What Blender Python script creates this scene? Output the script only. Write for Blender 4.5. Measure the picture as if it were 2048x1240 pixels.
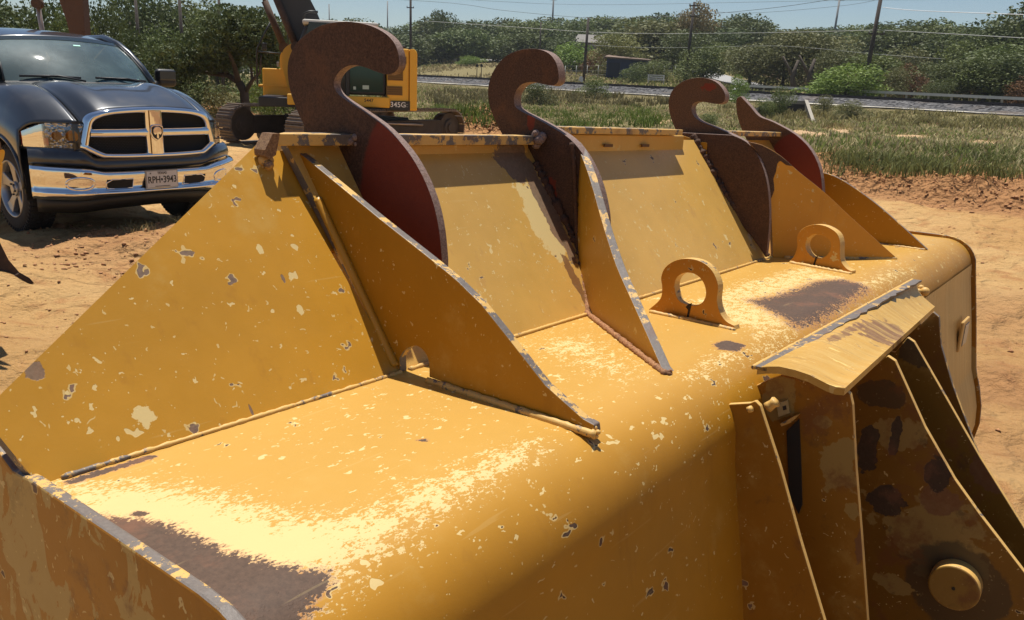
import bpy, bmesh, math, random
import numpy as np
from mathutils import Vector, Matrix, noise
R = math.radians
for o in list(bpy.data.objects): bpy.data.objects.remove(o)
S = bpy.context.scene
COL = S.collection
# ------------------------------------------------------------ camera
FPX = 1635.4; PITCH = .2726; ROLL = .041; CAMZ = 1.583
CAM = Vector((0, 0, CAMZ))
fw = Vector((0, math.cos(PITCH), -math.sin(PITCH))); rt = Vector((1, 0, 0)); dn = Vector((0, -math.sin(PITCH), -math.cos(PITCH)))
cx = rt*math.cos(ROLL) - dn*math.sin(ROLL); cy = rt*math.sin(ROLL) + dn*math.cos(ROLL)
cd = bpy.data.cameras.new('camera'); cam = bpy.data.objects.new('camera', cd); COL.objects.link(cam)
m = Matrix((cx, -cy, -fw)).transposed().to_4x4(); m.translation = CAM
cam.matrix_world = m
cd.sensor_width = 36; cd.lens = FPX/2048*36; cd.clip_start = .05; cd.clip_end = 3000
S.camera = cam
# ------------------------------------------------------------ sky, sun, exposure
SUN = Vector((-.065, .26, .965)).normalized()
W = bpy.data.worlds.new('World'); S.world = W; W.use_nodes = True
wn = W.node_tree.nodes; wl = W.node_tree.links
sky = wn.new('ShaderNodeTexSky'); sky.sky_type = 'NISHITA'; sky.sun_disc = False
sky.sun_elevation = math.asin(SUN.z); sky.sun_rotation = math.atan2(SUN.x, SUN.y); sky.altitude = 200
sky.air_density = 1.0; sky.dust_density = .35; sky.ozone_density = 3.0
wl.new(sky.outputs[0], wn['Background'].inputs[0]); wn['Background'].inputs[1].default_value = .066
sl = bpy.data.lights.new('sun', 'SUN'); sl.energy = 5; sl.angle = R(.53); sl.color = (1, .95, .86)
so = bpy.data.objects.new('sun', sl); COL.objects.link(so); so.rotation_euler = SUN.to_track_quat('Z', 'Y').to_euler(); so.location = (0, 0, 30)
S.view_settings.view_transform = 'Standard'; S.view_settings.look = 'None'; S.view_settings.exposure = .34; S.view_settings.gamma = 1
S.view_settings.use_curve_mapping = False
S.render.engine = 'CYCLES'
# ------------------------------------------------------------ helpers
def ray(u, v):
    return (cx*((u-1024)/FPX) + cy*((v-620)/FPX) + fw)
def ground_at(u, v, z=0.):
    d = ray(u, v); return CAM + d*((z-CAMZ)/d.z)
def at_dist(u, v, dist):
    "point on the ray through (u,v) whose horizontal distance from the eye is dist"
    d = ray(u, v); return CAM + d*(dist/math.hypot(d.x, d.y))
def tag(o, label=None, cat=None, group=None, kind=None):
    if label: o['label'] = label
    if cat: o['category'] = cat
    if group: o['group'] = group
    if kind: o['kind'] = kind
    return o
def empty(name, mat=None, loc=None):
    o = bpy.data.objects.new(name, None); COL.objects.link(o); o.empty_display_size = .2
    if mat is not None: o.matrix_world = mat
    if loc is not None: o.location = loc
    return o
def link(name, me, mats, parent=None, smooth=False, M=None):
    o = bpy.data.objects.new(name, me); COL.objects.link(o)
    if not isinstance(mats, (list, tuple)): mats = [mats]
    if len(me.materials) == 0:
        for mm in mats: me.materials.append(mm)
    if smooth:
        me.polygons.foreach_set('use_smooth', [True]*len(me.polygons))
    if parent is not None: o.parent = parent
    if M is not None: o.matrix_local = M
    return o
def mesh(name, vs, fs):
    me = bpy.data.meshes.new(name); me.from_pydata([tuple(v) for v in vs], [], fs); me.update(); return me
def bmo(name, bm, mats, parent=None, smooth=False, M=None):
    bmesh.ops.recalc_face_normals(bm, faces=bm.faces)
    me = bpy.data.meshes.new(name); bm.to_mesh(me); bm.free(); return link(name, me, mats, parent, smooth, M)
def bevel_mod(o, w=.002, seg=2, ang=30):
    b = o.modifiers.new('bevel', 'BEVEL'); b.width = w; b.segments = seg; b.limit_method = 'ANGLE'; b.angle_limit = R(ang); b.harden_normals = False
    return o
def auto_smooth(o, ang=35):
    me = o.data
    me.polygons.foreach_set('use_smooth', [True]*len(me.polygons))
    me.set_sharp_from_angle(angle=R(ang)); return o
def add_box(bm, c, s, rot=None, mat=0):
    c = Vector(c); hs = Vector(s)*.5; vs = []
    for x in (-1, 1):
        for y in (-1, 1):
            for z in (-1, 1):
                p = Vector((x*hs.x, y*hs.y, z*hs.z))
                if rot is not None: p = rot @ p
                vs.append(bm.verts.new(c+p))
    for f in ((0,1,3,2),(4,6,7,5),(0,4,5,1),(2,3,7,6),(0,2,6,4),(1,5,7,3)):
        fc = bm.faces.new([vs[i] for i in f]); fc.material_index = mat
def add_tube(bm, pts, r, n=8, cap=True, mat=0):
    pts = [Vector(p) for p in pts]; rs = r if isinstance(r, (list, tuple)) else [r]*len(pts)
    rings = []; up = None
    for i, p in enumerate(pts):
        t = (pts[min(i+1, len(pts)-1)]-pts[max(i-1, 0)])
        if t.length < 1e-9: t = Vector((0, 0, 1))
        t.normalize()
        if up is None: up = t.orthogonal().normalized()
        up = (up - t*up.dot(t));
        if up.length < 1e-6: up = t.orthogonal()
        up.normalize(); s = t.cross(up)
        rings.append([bm.verts.new(p + (up*math.cos(a)+s*math.sin(a))*rs[i]) for a in [2*math.pi*k/n for k in range(n)]])
    for a, b in zip(rings, rings[1:]):
        for k in range(n):
            f = bm.faces.new((a[k], a[(k+1) % n], b[(k+1) % n], b[k])); f.smooth = True; f.material_index = mat
    if cap:
        bm.faces.new(rings[0]).material_index = mat; bm.faces.new(rings[-1][::-1]).material_index = mat
def add_cyl(bm, c, axis, r, L, n=24, mat=0, r2=None):
    axis = Vector(axis).normalized(); c = Vector(c)
    add_tube(bm, [c-axis*L/2, c+axis*L/2], [r, r if r2 is None else r2], n, True, mat)
def catmull(pts, n=6, closed=False, corners=()):
    "smooth curve through pts; indices in corners stay sharp"
    P = [Vector(p) for p in pts]; N = len(P); out = []
    rng = range(N) if closed else range(N-1)
    for i in rng:
        p1, p2 = P[i], P[(i+1) % N]
        p0 = P[(i-1) % N] if (closed or i > 0) and i not in corners else p1
        p3 = P[(i+2) % N] if (closed or i < N-2) and ((i+1) % N) not in corners else p2
        for k in range(n):
            t = k/n
            out.append(.5*((2*p1)+(-p0+p2)*t+(2*p0-5*p1+4*p2-p3)*t*t+(-p0+3*p1-3*p2+p3)*t*t*t))
    if not closed: out.append(P[-1])
    return out
def prism(loop, off, holes=(), sidemat=1, sub=0):
    "extrude a planar loop (list of Vector) by vector off; optional holes; faces mat 0, sides mat sidemat"
    bm = bmesh.new(); off = Vector(off)
    def ring(pts): return [bm.verts.new(p) for p in pts]
    loops = [loop]+list(holes); A = [ring(l) for l in loops]; Bv = [ring([Vector(p)+off for p in l]) for l in loops]
    def fill(rs):
        es = []
        for r_ in rs:
            for a, b in zip(r_, r_[1:]+r_[:1]): es.append(bm.edges.get((a, b)) or bm.edges.new((a, b)))
        res = bmesh.ops.triangle_fill(bm, use_beauty=True, use_dissolve=False, edges=es)
        return [g for g in res['geom'] if isinstance(g, bmesh.types.BMFace)]
    fill(A); fill(Bv)
    for ra, rb in zip(A, Bv):
        n = len(ra)
        for k in range(n):
            f = bm.faces.new((ra[k], ra[(k+1) % n], rb[(k+1) % n], rb[k])); f.material_index = sidemat
    return bm
# ------------------------------------------------------------ material helper
class NT:
    def __init__(s, name):
        s.m = bpy.data.materials.new(name); s.m.use_nodes = True; s.t = s.m.node_tree; s.b = s.t.nodes['Principled BSDF']
        s.tc = s.t.nodes.new('ShaderNodeTexCoord'); s.geo = None
    def n(s, ty, **k):
        x = s.t.nodes.new(ty)
        for a, b in k.items(): setattr(x, a, b)
        return x
    def l(s, a, b): s.t.links.new(a, b)
    def put(s, sock, v):
        if isinstance(v, bpy.types.NodeSocket): s.l(v, sock)
        elif isinstance(v, (tuple, list)) and len(v) == 3 and sock.type == 'RGBA': sock.default_value = (*v, 1)
        else: sock.default_value = v
    def obj(s): return s.tc.outputs['Object']
    def mapping(s, vec, scale=(1,1,1), rot=(0,0,0), loc=(0,0,0)):
        x = s.n('ShaderNodeMapping'); s.l(vec, x.inputs[0]); x.inputs['Scale'].default_value = scale; x.inputs['Rotation'].default_value = rot; x.inputs['Location'].default_value = loc
        return x.outputs[0]
    def noise(s, vec, scale, detail=4, rough=.55, dist=0., out=0):
        x = s.n('ShaderNodeTexNoise'); s.l(vec, x.inputs['Vector']); x.inputs['Scale'].default_value = scale; x.inputs['Detail'].default_value = detail
        x.inputs['Roughness'].default_value = rough; x.inputs['Distortion'].default_value = dist
        return x.outputs[out]
    def voro(s, vec, scale, feature='F1', out='Distance', rnd=1):
        x = s.n('ShaderNodeTexVoronoi', feature=feature); s.l(vec, x.inputs['Vector']); x.inputs['Scale'].default_value = scale; x.inputs['Randomness'].default_value = rnd
        return x.outputs[out]
    def math(s, op, a, b=0., c=0., clamp=False):
        x = s.n('ShaderNodeMath', operation=op, use_clamp=clamp)
        s.put(x.inputs[0], a); s.put(x.inputs[1], b)
        if len(x.inputs) > 2: s.put(x.inputs[2], c)
        return x.outputs[0]
    def step(s, v, lo, hi, tlo=0., thi=1.):
        x = s.n('ShaderNodeMapRange'); s.put(x.inputs[0], v); x.inputs[1].default_value = lo; x.inputs[2].default_value = hi; x.inputs[3].default_value = tlo; x.inputs[4].default_value = thi
        x.interpolation_type = 'SMOOTHSTEP'
        return x.outputs[0]
    def mix(s, f, a, b, mode='MIX'):
        x = s.n('ShaderNodeMix', data_type='RGBA', blend_type=mode); s.put(x.inputs[0], f); s.put(x.inputs[6], a); s.put(x.inputs[7], b); return x.outputs[2]
    def bump(s, h, strength=.3, dist=.01, normal=None):
        x = s.n('ShaderNodeBump'); s.put(x.inputs['Height'], h); x.inputs['Strength'].default_value = strength; x.inputs['Distance'].default_value = dist
        if normal: s.l(normal, x.inputs['Normal'])
        return x.outputs[0]
    def attr(s, name):
        x = s.n('ShaderNodeAttribute'); x.attribute_name = name; return x.outputs['Fac']
    def set(s, **k):
        nm = {'col': 'Base Color', 'rough': 'Roughness', 'metal': 'Metallic', 'normal': 'Normal', 'spec': 'Specular IOR Level', 'coat': 'Coat Weight', 'trans': 'Transmission Weight', 'ior': 'IOR', 'alpha': 'Alpha', 'coatr': 'Coat Roughness', 'sss': 'Subsurface Weight', 'emis': 'Emission Color', 'estr': 'Emission Strength'}
        for a, b in k.items(): s.put(s.b.inputs[nm[a]], b)
        return s.m
def simple(name, col, rough=.6, metal=0., var=.15, scale=8., bump=0., **k):
    t = NT(name); n = t.noise(t.obj(), scale, 5)
    c2 = tuple(min(1, x*(1+var)) for x in col); c1 = tuple(x*(1-var) for x in col)
    t.set(col=t.mix(n, c1, c2), rough=rough, metal=metal, **k)
    if bump: t.set(normal=t.bump(n, bump, .02))
    return t.m
def blob(t, vec, c, rad, rot=(0, 0, 0), nz=.5, ns=18., soft=.05):
    "a patch of its own shape: 1 inside an ellipsoid at c (object space) with ragged rim"
    v = t.n('ShaderNodeMapping', vector_type='TEXTURE'); t.l(vec, v.inputs[0]); v.inputs['Location'].default_value = c; v.inputs['Rotation'].default_value = rot; v.inputs['Scale'].default_value = rad
    ln = t.n('ShaderNodeVectorMath', operation='LENGTH'); t.l(v.outputs[0], ln.inputs[0])
    n = t.noise(vec, ns, 4, .65)
    d = t.math('ADD', ln.outputs['Value'], t.math('MULTIPLY', t.math('SUBTRACT', n, .5), nz*2))
    return t.step(d, 1-soft, 1+soft, 1, 0)
def vmax(t, *a):
    r = a[0]
    for b in a[1:]: r = t.math('MAXIMUM', r, b)
    return r
YEL = (.42, .183, .010); YEL2 = (.62, .30, .04)
def chips(t, vec, scale, dens, maxr=.42, warp=.5, seed=0., soft=.03):
    "isolated flakes: voronoi cells whose random value decides whether and how large a flake sits there"
    v = t.mapping(vec, loc=(seed, seed*1.7, seed*.6))
    nz_ = t.n('ShaderNodeTexNoise'); t.l(v, nz_.inputs['Vector']); nz_.inputs['Scale'].default_value = scale*1.6; nz_.inputs['Detail'].default_value = 1
    sb = t.n('ShaderNodeVectorMath', operation='SUBTRACT'); t.l(nz_.outputs['Color'], sb.inputs[0]); sb.inputs[1].default_value = (.5, .5, .5)
    sc = t.n('ShaderNodeVectorMath', operation='SCALE'); t.l(sb.outputs[0], sc.inputs[0]); sc.inputs['Scale'].default_value = warp/scale*2
    ad = t.n('ShaderNodeVectorMath', operation='ADD'); t.l(v, ad.inputs[0]); t.l(sc.outputs[0], ad.inputs[1])
    x = t.n('ShaderNodeTexVoronoi'); t.l(ad.outputs[0], x.inputs['Vector']); x.inputs['Scale'].default_value = scale
    sp = t.n('ShaderNodeSeparateColor'); t.l(x.outputs['Color'], sp.inputs[0])
    # r = clamp((c-(1-dens))/dens)^1.6 * maxr
    k = t.math('DIVIDE', t.math('SUBTRACT', sp.outputs[0], t.math('SUBTRACT', 1., dens)), t.math('MAXIMUM', dens, .001), clamp=True)
    r = t.math('MULTIPLY', t.math('POWER', k, 1.5), maxr)
    return t.math('SUBTRACT', r, x.outputs['Distance'])
def paint(name, base=YEL, cream=.5, dark=.5, cream_scale=26., extra=None, attr=None, streak=None, rough=.42, seedo=0., cream_col=(.62, .465, .205), under=(.17, .11, .075), big=.0, stretch=(1, 1, 1), rustspot=0., fade=None, wallmask=None, scol=(.56, .39, .16), fcol=(.40, .26, .085)):
    "old yellow machine paint: tone drift, cream scuffs, dark chips down to steel"
    t = NT(name); P = t.mapping(t.obj(), loc=(seedo, seedo*.7, seedo*1.3)); PS = t.mapping(t.obj(), scale=stretch, loc=(seedo, 0, 0))
    tone = t.noise(P, 2.2, 5, .6); tone2 = t.noise(P, 35, 3, .6)
    c = t.mix(t.step(tone, .3, .7), tuple(x*.83 for x in base), tuple(min(1, x*1.09) for x in base))
    c = t.mix(t.math('MULTIPLY', tone2, .20), c, (base[0]*1.15, base[1]*1.25, base[2]*2))
    c = t.mix(t.math('MULTIPLY', t.step(t.noise(P, 6, 6, .7), .55, .75), .35), c, (.52, .34, .10))
    c = t.mix(t.math('MULTIPLY', t.step(t.noise(t.mapping(t.obj(), scale=(26, 26, 1.3), loc=(seedo, 3, 0)), 1., 3, .6), .60, .76), .18), c, (base[0]*.45, base[1]*.36, base[2]))
    if fade:
        fm = t.step(t.noise(t.mapping(P, loc=(5, 5, 5)), fade[0], 6, .6, 1.2), fade[1], fade[1]+.012); c = t.mix(fm, c, fcol)
    fine = t.noise(PS, 160, 2, .7); zone = t.noise(PS, 3.0, 3, .6)
    zd = t.math('MULTIPLY', t.step(zone, .30, .72), cream)
    if wallmask is not None:
        sx = t.n('ShaderNodeSeparateXYZ'); t.l(t.obj(), sx.inputs[0]); wm = t.step(sx.outputs[2], wallmask-.06, wallmask+.02, .12, 1.); zd = t.math('MULTIPLY', zd, wm)
    s1 = t.step(chips(t, PS, cream_scale*2.6, t.math('MULTIPLY', zd, .50), .45, .8, 1.), 0, .03)
    s2 = t.step(chips(t, PS, cream_scale, t.math('MULTIPLY', zd, .17+big*.2), .40, .8, 4.), 0, .02)
    s3 = t.math('MULTIPLY', t.step(fine, .70, .76), zd)
    cm = vmax(t, s1, s2, s3)
    if attr: nf = t.math('SUBTRACT', t.noise(PS, 190, 2, .75), .5); nm = t.math('SUBTRACT', t.noise(PS, 48, 3, .65), .5)
    if attr:
        a = t.attr(attr)
        c = t.mix(t.math('MULTIPLY', t.attr(attr+'_top'), .75), c, (.52, .305, .072))  # ledge top lightened: sun fading, plus sunlit contrast put into the colour
        cm = vmax(t, cm, t.step(t.math('ADD', a, t.math('ADD', t.math('MULTIPLY', nm, 1.1), t.math('MULTIPLY', nf, 1.2))), .47, .62))
    cc = t.mix(t.noise(P, 9, 4), tuple(x*.92 for x in cream_col), tuple(min(1, x*1.06) for x in cream_col))
    c = t.mix(t.math('MULTIPLY', cm, .93), c, cc)
    dA = chips(t, PS, 26, .022*dark, .36, 1.0, 13.); dB = chips(t, PS, 46, .10*dark, .42, .8, 17.)
    rim = vmax(t, t.step(dA, -.09, -.07), t.step(dB, -.12, -.09)) if dark > 0 else 0.
    dk = vmax(t, t.step(dA, 0, .02), t.step(dB, 0, .03))
    c = t.mix(t.math('MULTIPLY', t.math('SUBTRACT', rim, dk, clamp=True), .7), c, cc)
    ucol = t.mix(t.noise(P, 140, 4, .75), tuple(x*.35 for x in under), tuple(x*1.7 for x in under)); ucol = t.mix(t.math('MULTIPLY', t.step(t.noise(P, 11, 5, .7), .5, .7), .5), ucol, (.20, .085, .045))
    if attr:
        a2 = t.attr(attr+'_rust')
        nr_ = t.math('ADD', t.math('MULTIPLY', nm, .7), t.math('MULTIPLY', nf, 1.1))
        av = t.math('ADD', a2, nr_)
        c = t.mix(t.math('MULTIPLY', t.step(av, .30, .45), .6), c, (.42, .20, .10))
        dk = vmax(t, dk, t.step(av, .44, .58))
    if extra:
        for kind, e in extra:
            msk = blob(t, t.obj(), *e[:2], **(e[2] if len(e) > 2 else {}))
            if kind == 'cream': c = t.mix(msk, c, cream_col)
            elif kind == 'fade': c = t.mix(msk, c, fcol)
            elif kind == 'rust': c = t.mix(t.math('MULTIPLY', msk, .85), c, t.mix(t.noise(P, 60, 5, .7), (.10, .035, .015), (.24, .12, .06)))
            elif kind == 'dirt': c = t.mix(t.math('MULTIPLY', msk, .75), c, (.05, .035, .022))
            else: dk = vmax(t, dk, t.math('MULTIPLY', msk, .92))
    if rustspot:
        rs = t.step(t.noise(P, 5.5, 7, .72), .60-.08*rustspot, .72-.08*rustspot)
        c = t.mix(t.math('MULTIPLY', rs, .75), c, (.16, .06, .02))
        c = t.mix(t.math('MULTIPLY', t.step(t.noise(P, 13, 7, .75), .58, .66), .5*rustspot), c, (.06, .035, .02))
    c = t.mix(dk, c, ucol)
    if streak:
        st = t.noise(t.mapping(t.obj(), scale=streak), 1., 5, .7)
        c = t.mix(t.math('MULTIPLY', t.step(st, .42, .66), .8), c, scol)
        c = t.mix(t.math('MULTIPLY', t.step(t.noise(t.mapping(t.obj(), scale=streak, loc=(3, 1, 2)), 1.6, 4, .7), .56, .72), .5), c, (.22, .12, .04))
    sc_ = t.math('MULTIPLY', t.step(t.noise(t.mapping(t.obj(), scale=(5, 130, 95), rot=(R(20), R(8), R(27)), loc=(seedo, 2, 1)), 1., 2, .5), .69, .73), .12)
    c = t.mix(sc_, c, cc)
    h = t.math('ADD', t.math('MULTIPLY', cm, -.5), t.math('MULTIPLY', dk, -1.))
    h = t.math('ADD', h, t.math('MULTIPLY', fine, .25))
    r = t.math('ADD', t.math('MULTIPLY', vmax(t, cm, dk), .25), t.math('ADD', rough-.06, t.math('MULTIPLY', tone2, .12)))
    t.set(col=c, rough=r, normal=t.bump(h, .35, .0012), spec=.3)
    return t.m
def edge_metal(name, seedo=0., amt=.5):
    "cut plate edge worn to grey steel with paint left on it"
    t = NT(name); P = t.mapping(t.obj(), loc=(seedo, 0, seedo))
    n = t.noise(P, 22, 6, .72); g = t.noise(P, 180, 4, .7)
    steel = t.mix(g, (.075, .060, .052), (.20, .165, .14))
    msk = t.step(t.math('ADD', n, t.math('MULTIPLY', g, .12)), .68-.24*amt, .72-.24*amt)
    c = t.mix(msk, (.60, .36, .10), steel)
    c = t.mix(t.math('MULTIPLY', t.step(t.noise(P, 12, 4), .55, .75), .5), c, (.16, .06, .03))
    t.set(col=c, rough=.55, metal=0., normal=t.bump(t.math('ADD', n, t.math('MULTIPLY', g, .4)), .4, .003), spec=.5)
    return t.m
def rusty(name, a=(.040, .021, .014), b=(.115, .060, .038), red=None, seedo=0., yel=None):
    t = NT(name); P = t.mapping(t.obj(), loc=(seedo, seedo, 0))
    f1 = t.noise(P, 260, 4, .8); f2 = t.noise(P, 14, 6, .65)
    c = t.mix(t.step(f1, .32, .68), a, b)
    c = t.mix(t.math('MULTIPLY', t.step(f2, .5, .75), .55), c, (.17, .075, .035))
    c = t.mix(t.math('MULTIPLY', t.step(t.noise(P, 7, 5, .6), .58, .72), .6), c, (.035, .022, .018))
    if red:
        rp = t.mix(t.noise(P, 90, 5, .7), (.155, .028, .014), (.205, .040, .020))
        for e in red:
            c = t.mix(blob(t, t.obj(), *e[:2], **(e[2] if len(e) > 2 else {})), c, rp)
        c = t.mix(t.step(t.noise(t.mapping(P, scale=(1, 1, 3)), 30, 6, .8), .70, .74), c, (.03, .018, .014))
    if yel:
        for e in yel:
            c = t.mix(blob(t, t.obj(), *e[:2], **(e[2] if len(e) > 2 else {})), c, (.50, .24, .03))
    t.set(col=c, rough=.78, spec=.3, normal=t.bump(t.math('ADD', f1, f2), .5, .0025))
    return t.m
# ------------------------------------------------------------ the bucket
BW = Matrix(((0.59564394, 0.80314762, 0.01273557), (0.80262507, -0.59573135, 0.02995269), (-0.03164341, 0.00761926, 0.99947018)))
BWi = BW.transposed()
ORG = Vector((2.1, -1.2, -1.56))        # thing's base (centre of the cutting edge's footprint), bucket frame measured from the eye
Mb = BW.to_4x4(); Mb.translation = CAM + BW @ ORG
bucket = empty('loader_bucket', Mb)
tag(bucket, 'huge yellow loader bucket seen from behind, chipped paint, four rusty coupler hooks along its top', 'bucket')
def br(u, v): return BWi @ ray(u, v)
def onX(u, v, X): d = br(u, v); return d*(X/d.x)
def onY(u, v, Y): d = br(u, v); return d*(Y/d.y)
def onZ(u, v, Z): d = br(u, v); return d*(Z/d.z)
def onP(u, v, p0, n): d = br(u, v); return d*(Vector(p0).dot(n)/d.dot(n))
def L(p): return Vector(p)-ORG
INC_N = Vector((0, 1, .745)).normalized(); JY = -.939; JZ = -.45
def incl(Z, X): return Vector((X, JY-.745*(Z-JZ), Z))
XA, X1, X2, X3, X4, XE = .379, .961, 1.58, 2.75, 3.47, 3.965
# --- shell: ledge, rounded corner, wall, bulge, floor (thick plate)
def densify(P, step):
    out = [Vector(P[0])]
    for a, b in zip(P, P[1:]):
        a, b = Vector(a), Vector(b); n = max(1, int((b-a).length/step))
        for k in range(1, n+1): out.append(a.lerp(b, k/n))
    return out
prof = [(-.945, -.45), (-.60, -.45)]
rc = (-.60, -.565); rr = .115
prof += [(rc[0]+rr*math.sin(a), rc[1]+rr*math.cos(a)) for a in [R(k) for k in range(9, 82, 9)]]
prof += [(-.481, -.60), (-.445, -.80), (-.412, -1.0), (-.385, -1.08), (-.365, -1.16), (-.358, -1.24), (-.37, -1.33), (-.42, -1.42), (-.50, -1.49), (-.62, -1.53), (-.9, -1.55), (-1.95, -1.555)]
pp = densify([(0, a, b) for a, b in prof], .012)
xs = [XA+.002+(XE-XA-.004)*k/300 for k in range(301)]
vs = []; thick = .022
nor = []
for i in range(len(pp)):
    a = pp[max(i-1, 0)]; b = pp[min(i+1, len(pp)-1)]; t_ = (b-a).normalized(); nor.append(Vector((0, -t_.z, t_.y)))
for nset in (0, 1):
    for i, p in enumerate(pp):
        for x in xs:
            q = Vector((x, p.y, p.z)) - nor[i]*thick*nset
            if nset == 0:
                w = noise.noise(Vector((x*2.2, p.y*3, p.z*3)))*.0022 + noise.noise(Vector((x*9, p.y*9, p.z*9)))*.0006
                q += nor[i]*w
            vs.append(L(q))
nx = len(xs); n1 = len(pp); fs = []
for i in range(n1-1):
    for k in range(nx-1):
        a = i*nx+k; fs.append((a, a+1, a+nx+1, a+nx)); 
off = n1*nx
for i in range(0, n1-1):
    a = off+i*nx; fs.append((a, a+nx, a+nx+nx-1, a+nx-1))
me = mesh('shell', vs, fs)
# wear attributes on the shell: polygons traced in ledge coordinates (X, Y); wear_top brightens the sunlit ledge besides fading
def sdist(p, poly):
    n = len(poly); inside = False; dmin = 1e9
    for i in range(n):
        ax, ay = poly[i]; bx, by = poly[(i+1) % n]
        if (ay > p[1]) != (by > p[1]) and p[0] < (bx-ax)*(p[1]-ay)/(by-ay)+ax: inside = not inside
        ex, ey = bx-ax, by-ay; t = max(0, min(1, ((p[0]-ax)*ex+(p[1]-ay)*ey)/(ex*ex+ey*ey+1e-12)))
        dmin = min(dmin, math.hypot(p[0]-ax-t*ex, p[1]-ay-t*ey))
    return dmin if inside else -dmin
def lp(pts): return [(onZ(u, v, JZ).x, onZ(u, v, JZ).y) for u, v in pts]
rust_polys = [(lp([(190, 1030), (330, 1045), (375, 1065), (440, 1095), (480, 1108), (560, 1130), (665, 1133), (640, 1180), (600, 1215), (570, 1260), (480, 1300), (250, 1120)]), .02),
              (lp([(1500, 600), (1560, 590), (1640, 562), (1690, 560), (1735, 572), (1690, 600), (1640, 632), (1590, 648)]), .06),
              (lp([(1425, 688), (1450, 680), (1488, 688), (1470, 700), (1440, 700)]), .006),
              (lp([(120, 964), (170, 946), (240, 928), (312, 906), (318, 914), (260, 934), (180, 958), (130, 972)]), .003), (lp([(270, 1020), (286, 1018), (294, 1026), (280, 1031)]), .002), (lp([(832, 878), (856, 880), (850, 887), (834, 885)]), .002)]
cream_polys = [(lp([(85, 967), (330, 965), (480, 1000), (620, 1040), (760, 1010), (900, 950), (1000, 905), (1080, 880), (1020, 930), (860, 1020), (760, 1080), (700, 1130), (640, 1200), (580, 1260), (300, 1240)]), .07),
               (lp([(1320, 760), (1420, 700), (1500, 680), (1560, 640), (1700, 590), (1780, 560), (1760, 590), (1560, 690), (1400, 760)]), .05),
               (lp([(1000, 690), (1170, 650), (1250, 700), (1330, 750), (1240, 770), (1120, 730)]), .10),
               (lp([(1320, 620), (1480, 560), (1600, 530), (1720, 560), (1760, 540), (1850, 520), (1880, 500), (1800, 555), (1500, 700), (1480, 655)]), .05)]
ra = []; ca = []; ta = []
s_len = [0]
for a, b in zip(pp, pp[1:]): s_len.append(s_len[-1]+(b-a).length)
for i, p in enumerate(pp):
    yy = pp[0].y + s_len[i]                      # unrolled over the rounded corner
    for x in xs:
        ta.append(max(0, min(1, (.47-s_len[i])/.16)) if s_len[i] < .75 else 0)
        if s_len[i] > .75: ra.append(0); ca.append(0); continue
        r_ = max(.5+.5*max(-1, min(1, sdist((x, yy), P_)/w_)) for P_, w_ in rust_polys)
        c_ = max((.5+.5*max(-1, min(1, sdist((x, yy), P_)/w_)))*(1 if k_ == 0 else .60) for k_, (P_, w_) in enumerate(cream_polys))
        ra.append(r_); ca.append(c_)
for nm, arr in (('wear', ca), ('wear_rust', ra), ('wear_top', ta)):
    at_ = me.attributes.new(nm, 'FLOAT', 'POINT'); full = arr+[0.]*(len(me.vertices)-len(arr)); at_.data.foreach_set('value', full)
M_shell = paint('paint_shell', cream=.95, dark=.5, attr='wear', cream_scale=34, stretch=(.8, 1.3, 1), base=(.40, .178, .010), under=(.085, .050, .032), wallmask=1.56-.52)
M_end = paint('paint_end_plate', base=(.34, .14, .010), cream=.1, dark=.3, seedo=3, rustspot=.5, fade=(8., .545),
              extra=[('fade', ((XA-2.1, -.62+1.2, -.57+1.56), (.05, .20, .045), dict(rot=(R(10), 0, 0), nz=.9, ns=13))), ('fade', ((XA-2.1, -.68+1.2, -.53+1.56), (.05, .05, .025), dict(rot=(R(-15), 0, 0), nz=.8, ns=22))), ('dirt', ((XA-2.1, -.80+1.2, -.60+1.56), (.05, .012, .05), dict(nz=.8, ns=30)))])
M_inc = paint('paint_guard', cream=.85, dark=.6, seedo=1.5, cream_scale=36, base=(.56, .325, .075), rough=.34, extra=[('cream', (tuple(onP(1085, 445, (0, JY, JZ), INC_N)-ORG), (.040, .05, .10), dict(rot=(R(36.7), 0, 0), nz=1.1, ns=22))), ('dark', (tuple(onP(1088, 400, (0, JY, JZ), INC_N)-ORG), (.030, .05, .17), dict(rot=(R(36.7), 0, 0), nz=.7, ns=26))), ('dark', (tuple(onP(1020, 325, (0, JY, JZ), INC_N)-ORG), (.055, .05, .05), dict(rot=(R(36.7), 0, 0), nz=1.2, ns=20))), ('rust', (tuple(onP(1150, 560, (0, JY, JZ), INC_N)-ORG), (.014, .05, .07), dict(rot=(R(36.7), 0, 0), nz=1, ns=30)))])
M_inc_side = paint('paint_guard_side', cream=.6, dark=.4, seedo=7.7, cream_scale=30, base=(.47, .228, .022), rough=.38, extra=[(kd_, (tuple(onP(u_, v_, (0, JY, JZ), INC_N)-ORG), (ra_, .05, rb_), dict(rot=(R(36.7), 0, 0), nz=nz_, ns=ns_))) for kd_, u_, v_, ra_, rb_, nz_, ns_ in (('dark', 68, 742, .012, .012, .7, 60), ('cream', 288, 832, .013, .014, 1.1, 70), ('dark', 502, 820, .0022, .010, .5, 90), ('dark', 376, 506, .010, .004, .9, 90), ('dark', 566, 556, .003, .008, .7, 90), ('cream', 600, 620, .006, .009, .8, 90), ('cream', 520, 498, .006, .009, .8, 90))])
M_fin = paint('paint_fin', cream=.12, dark=.1, seedo=11, base=(.37, .165, .008))  # darker than the ledge paint: less fading, plus shade put into colour
M_fin2 = paint('paint_fin_lit', cream=.25, dark=.5, seedo=15, base=(.47, .24, .02))  # lighter copy of the fin paint, light on this face put into colour
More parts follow.
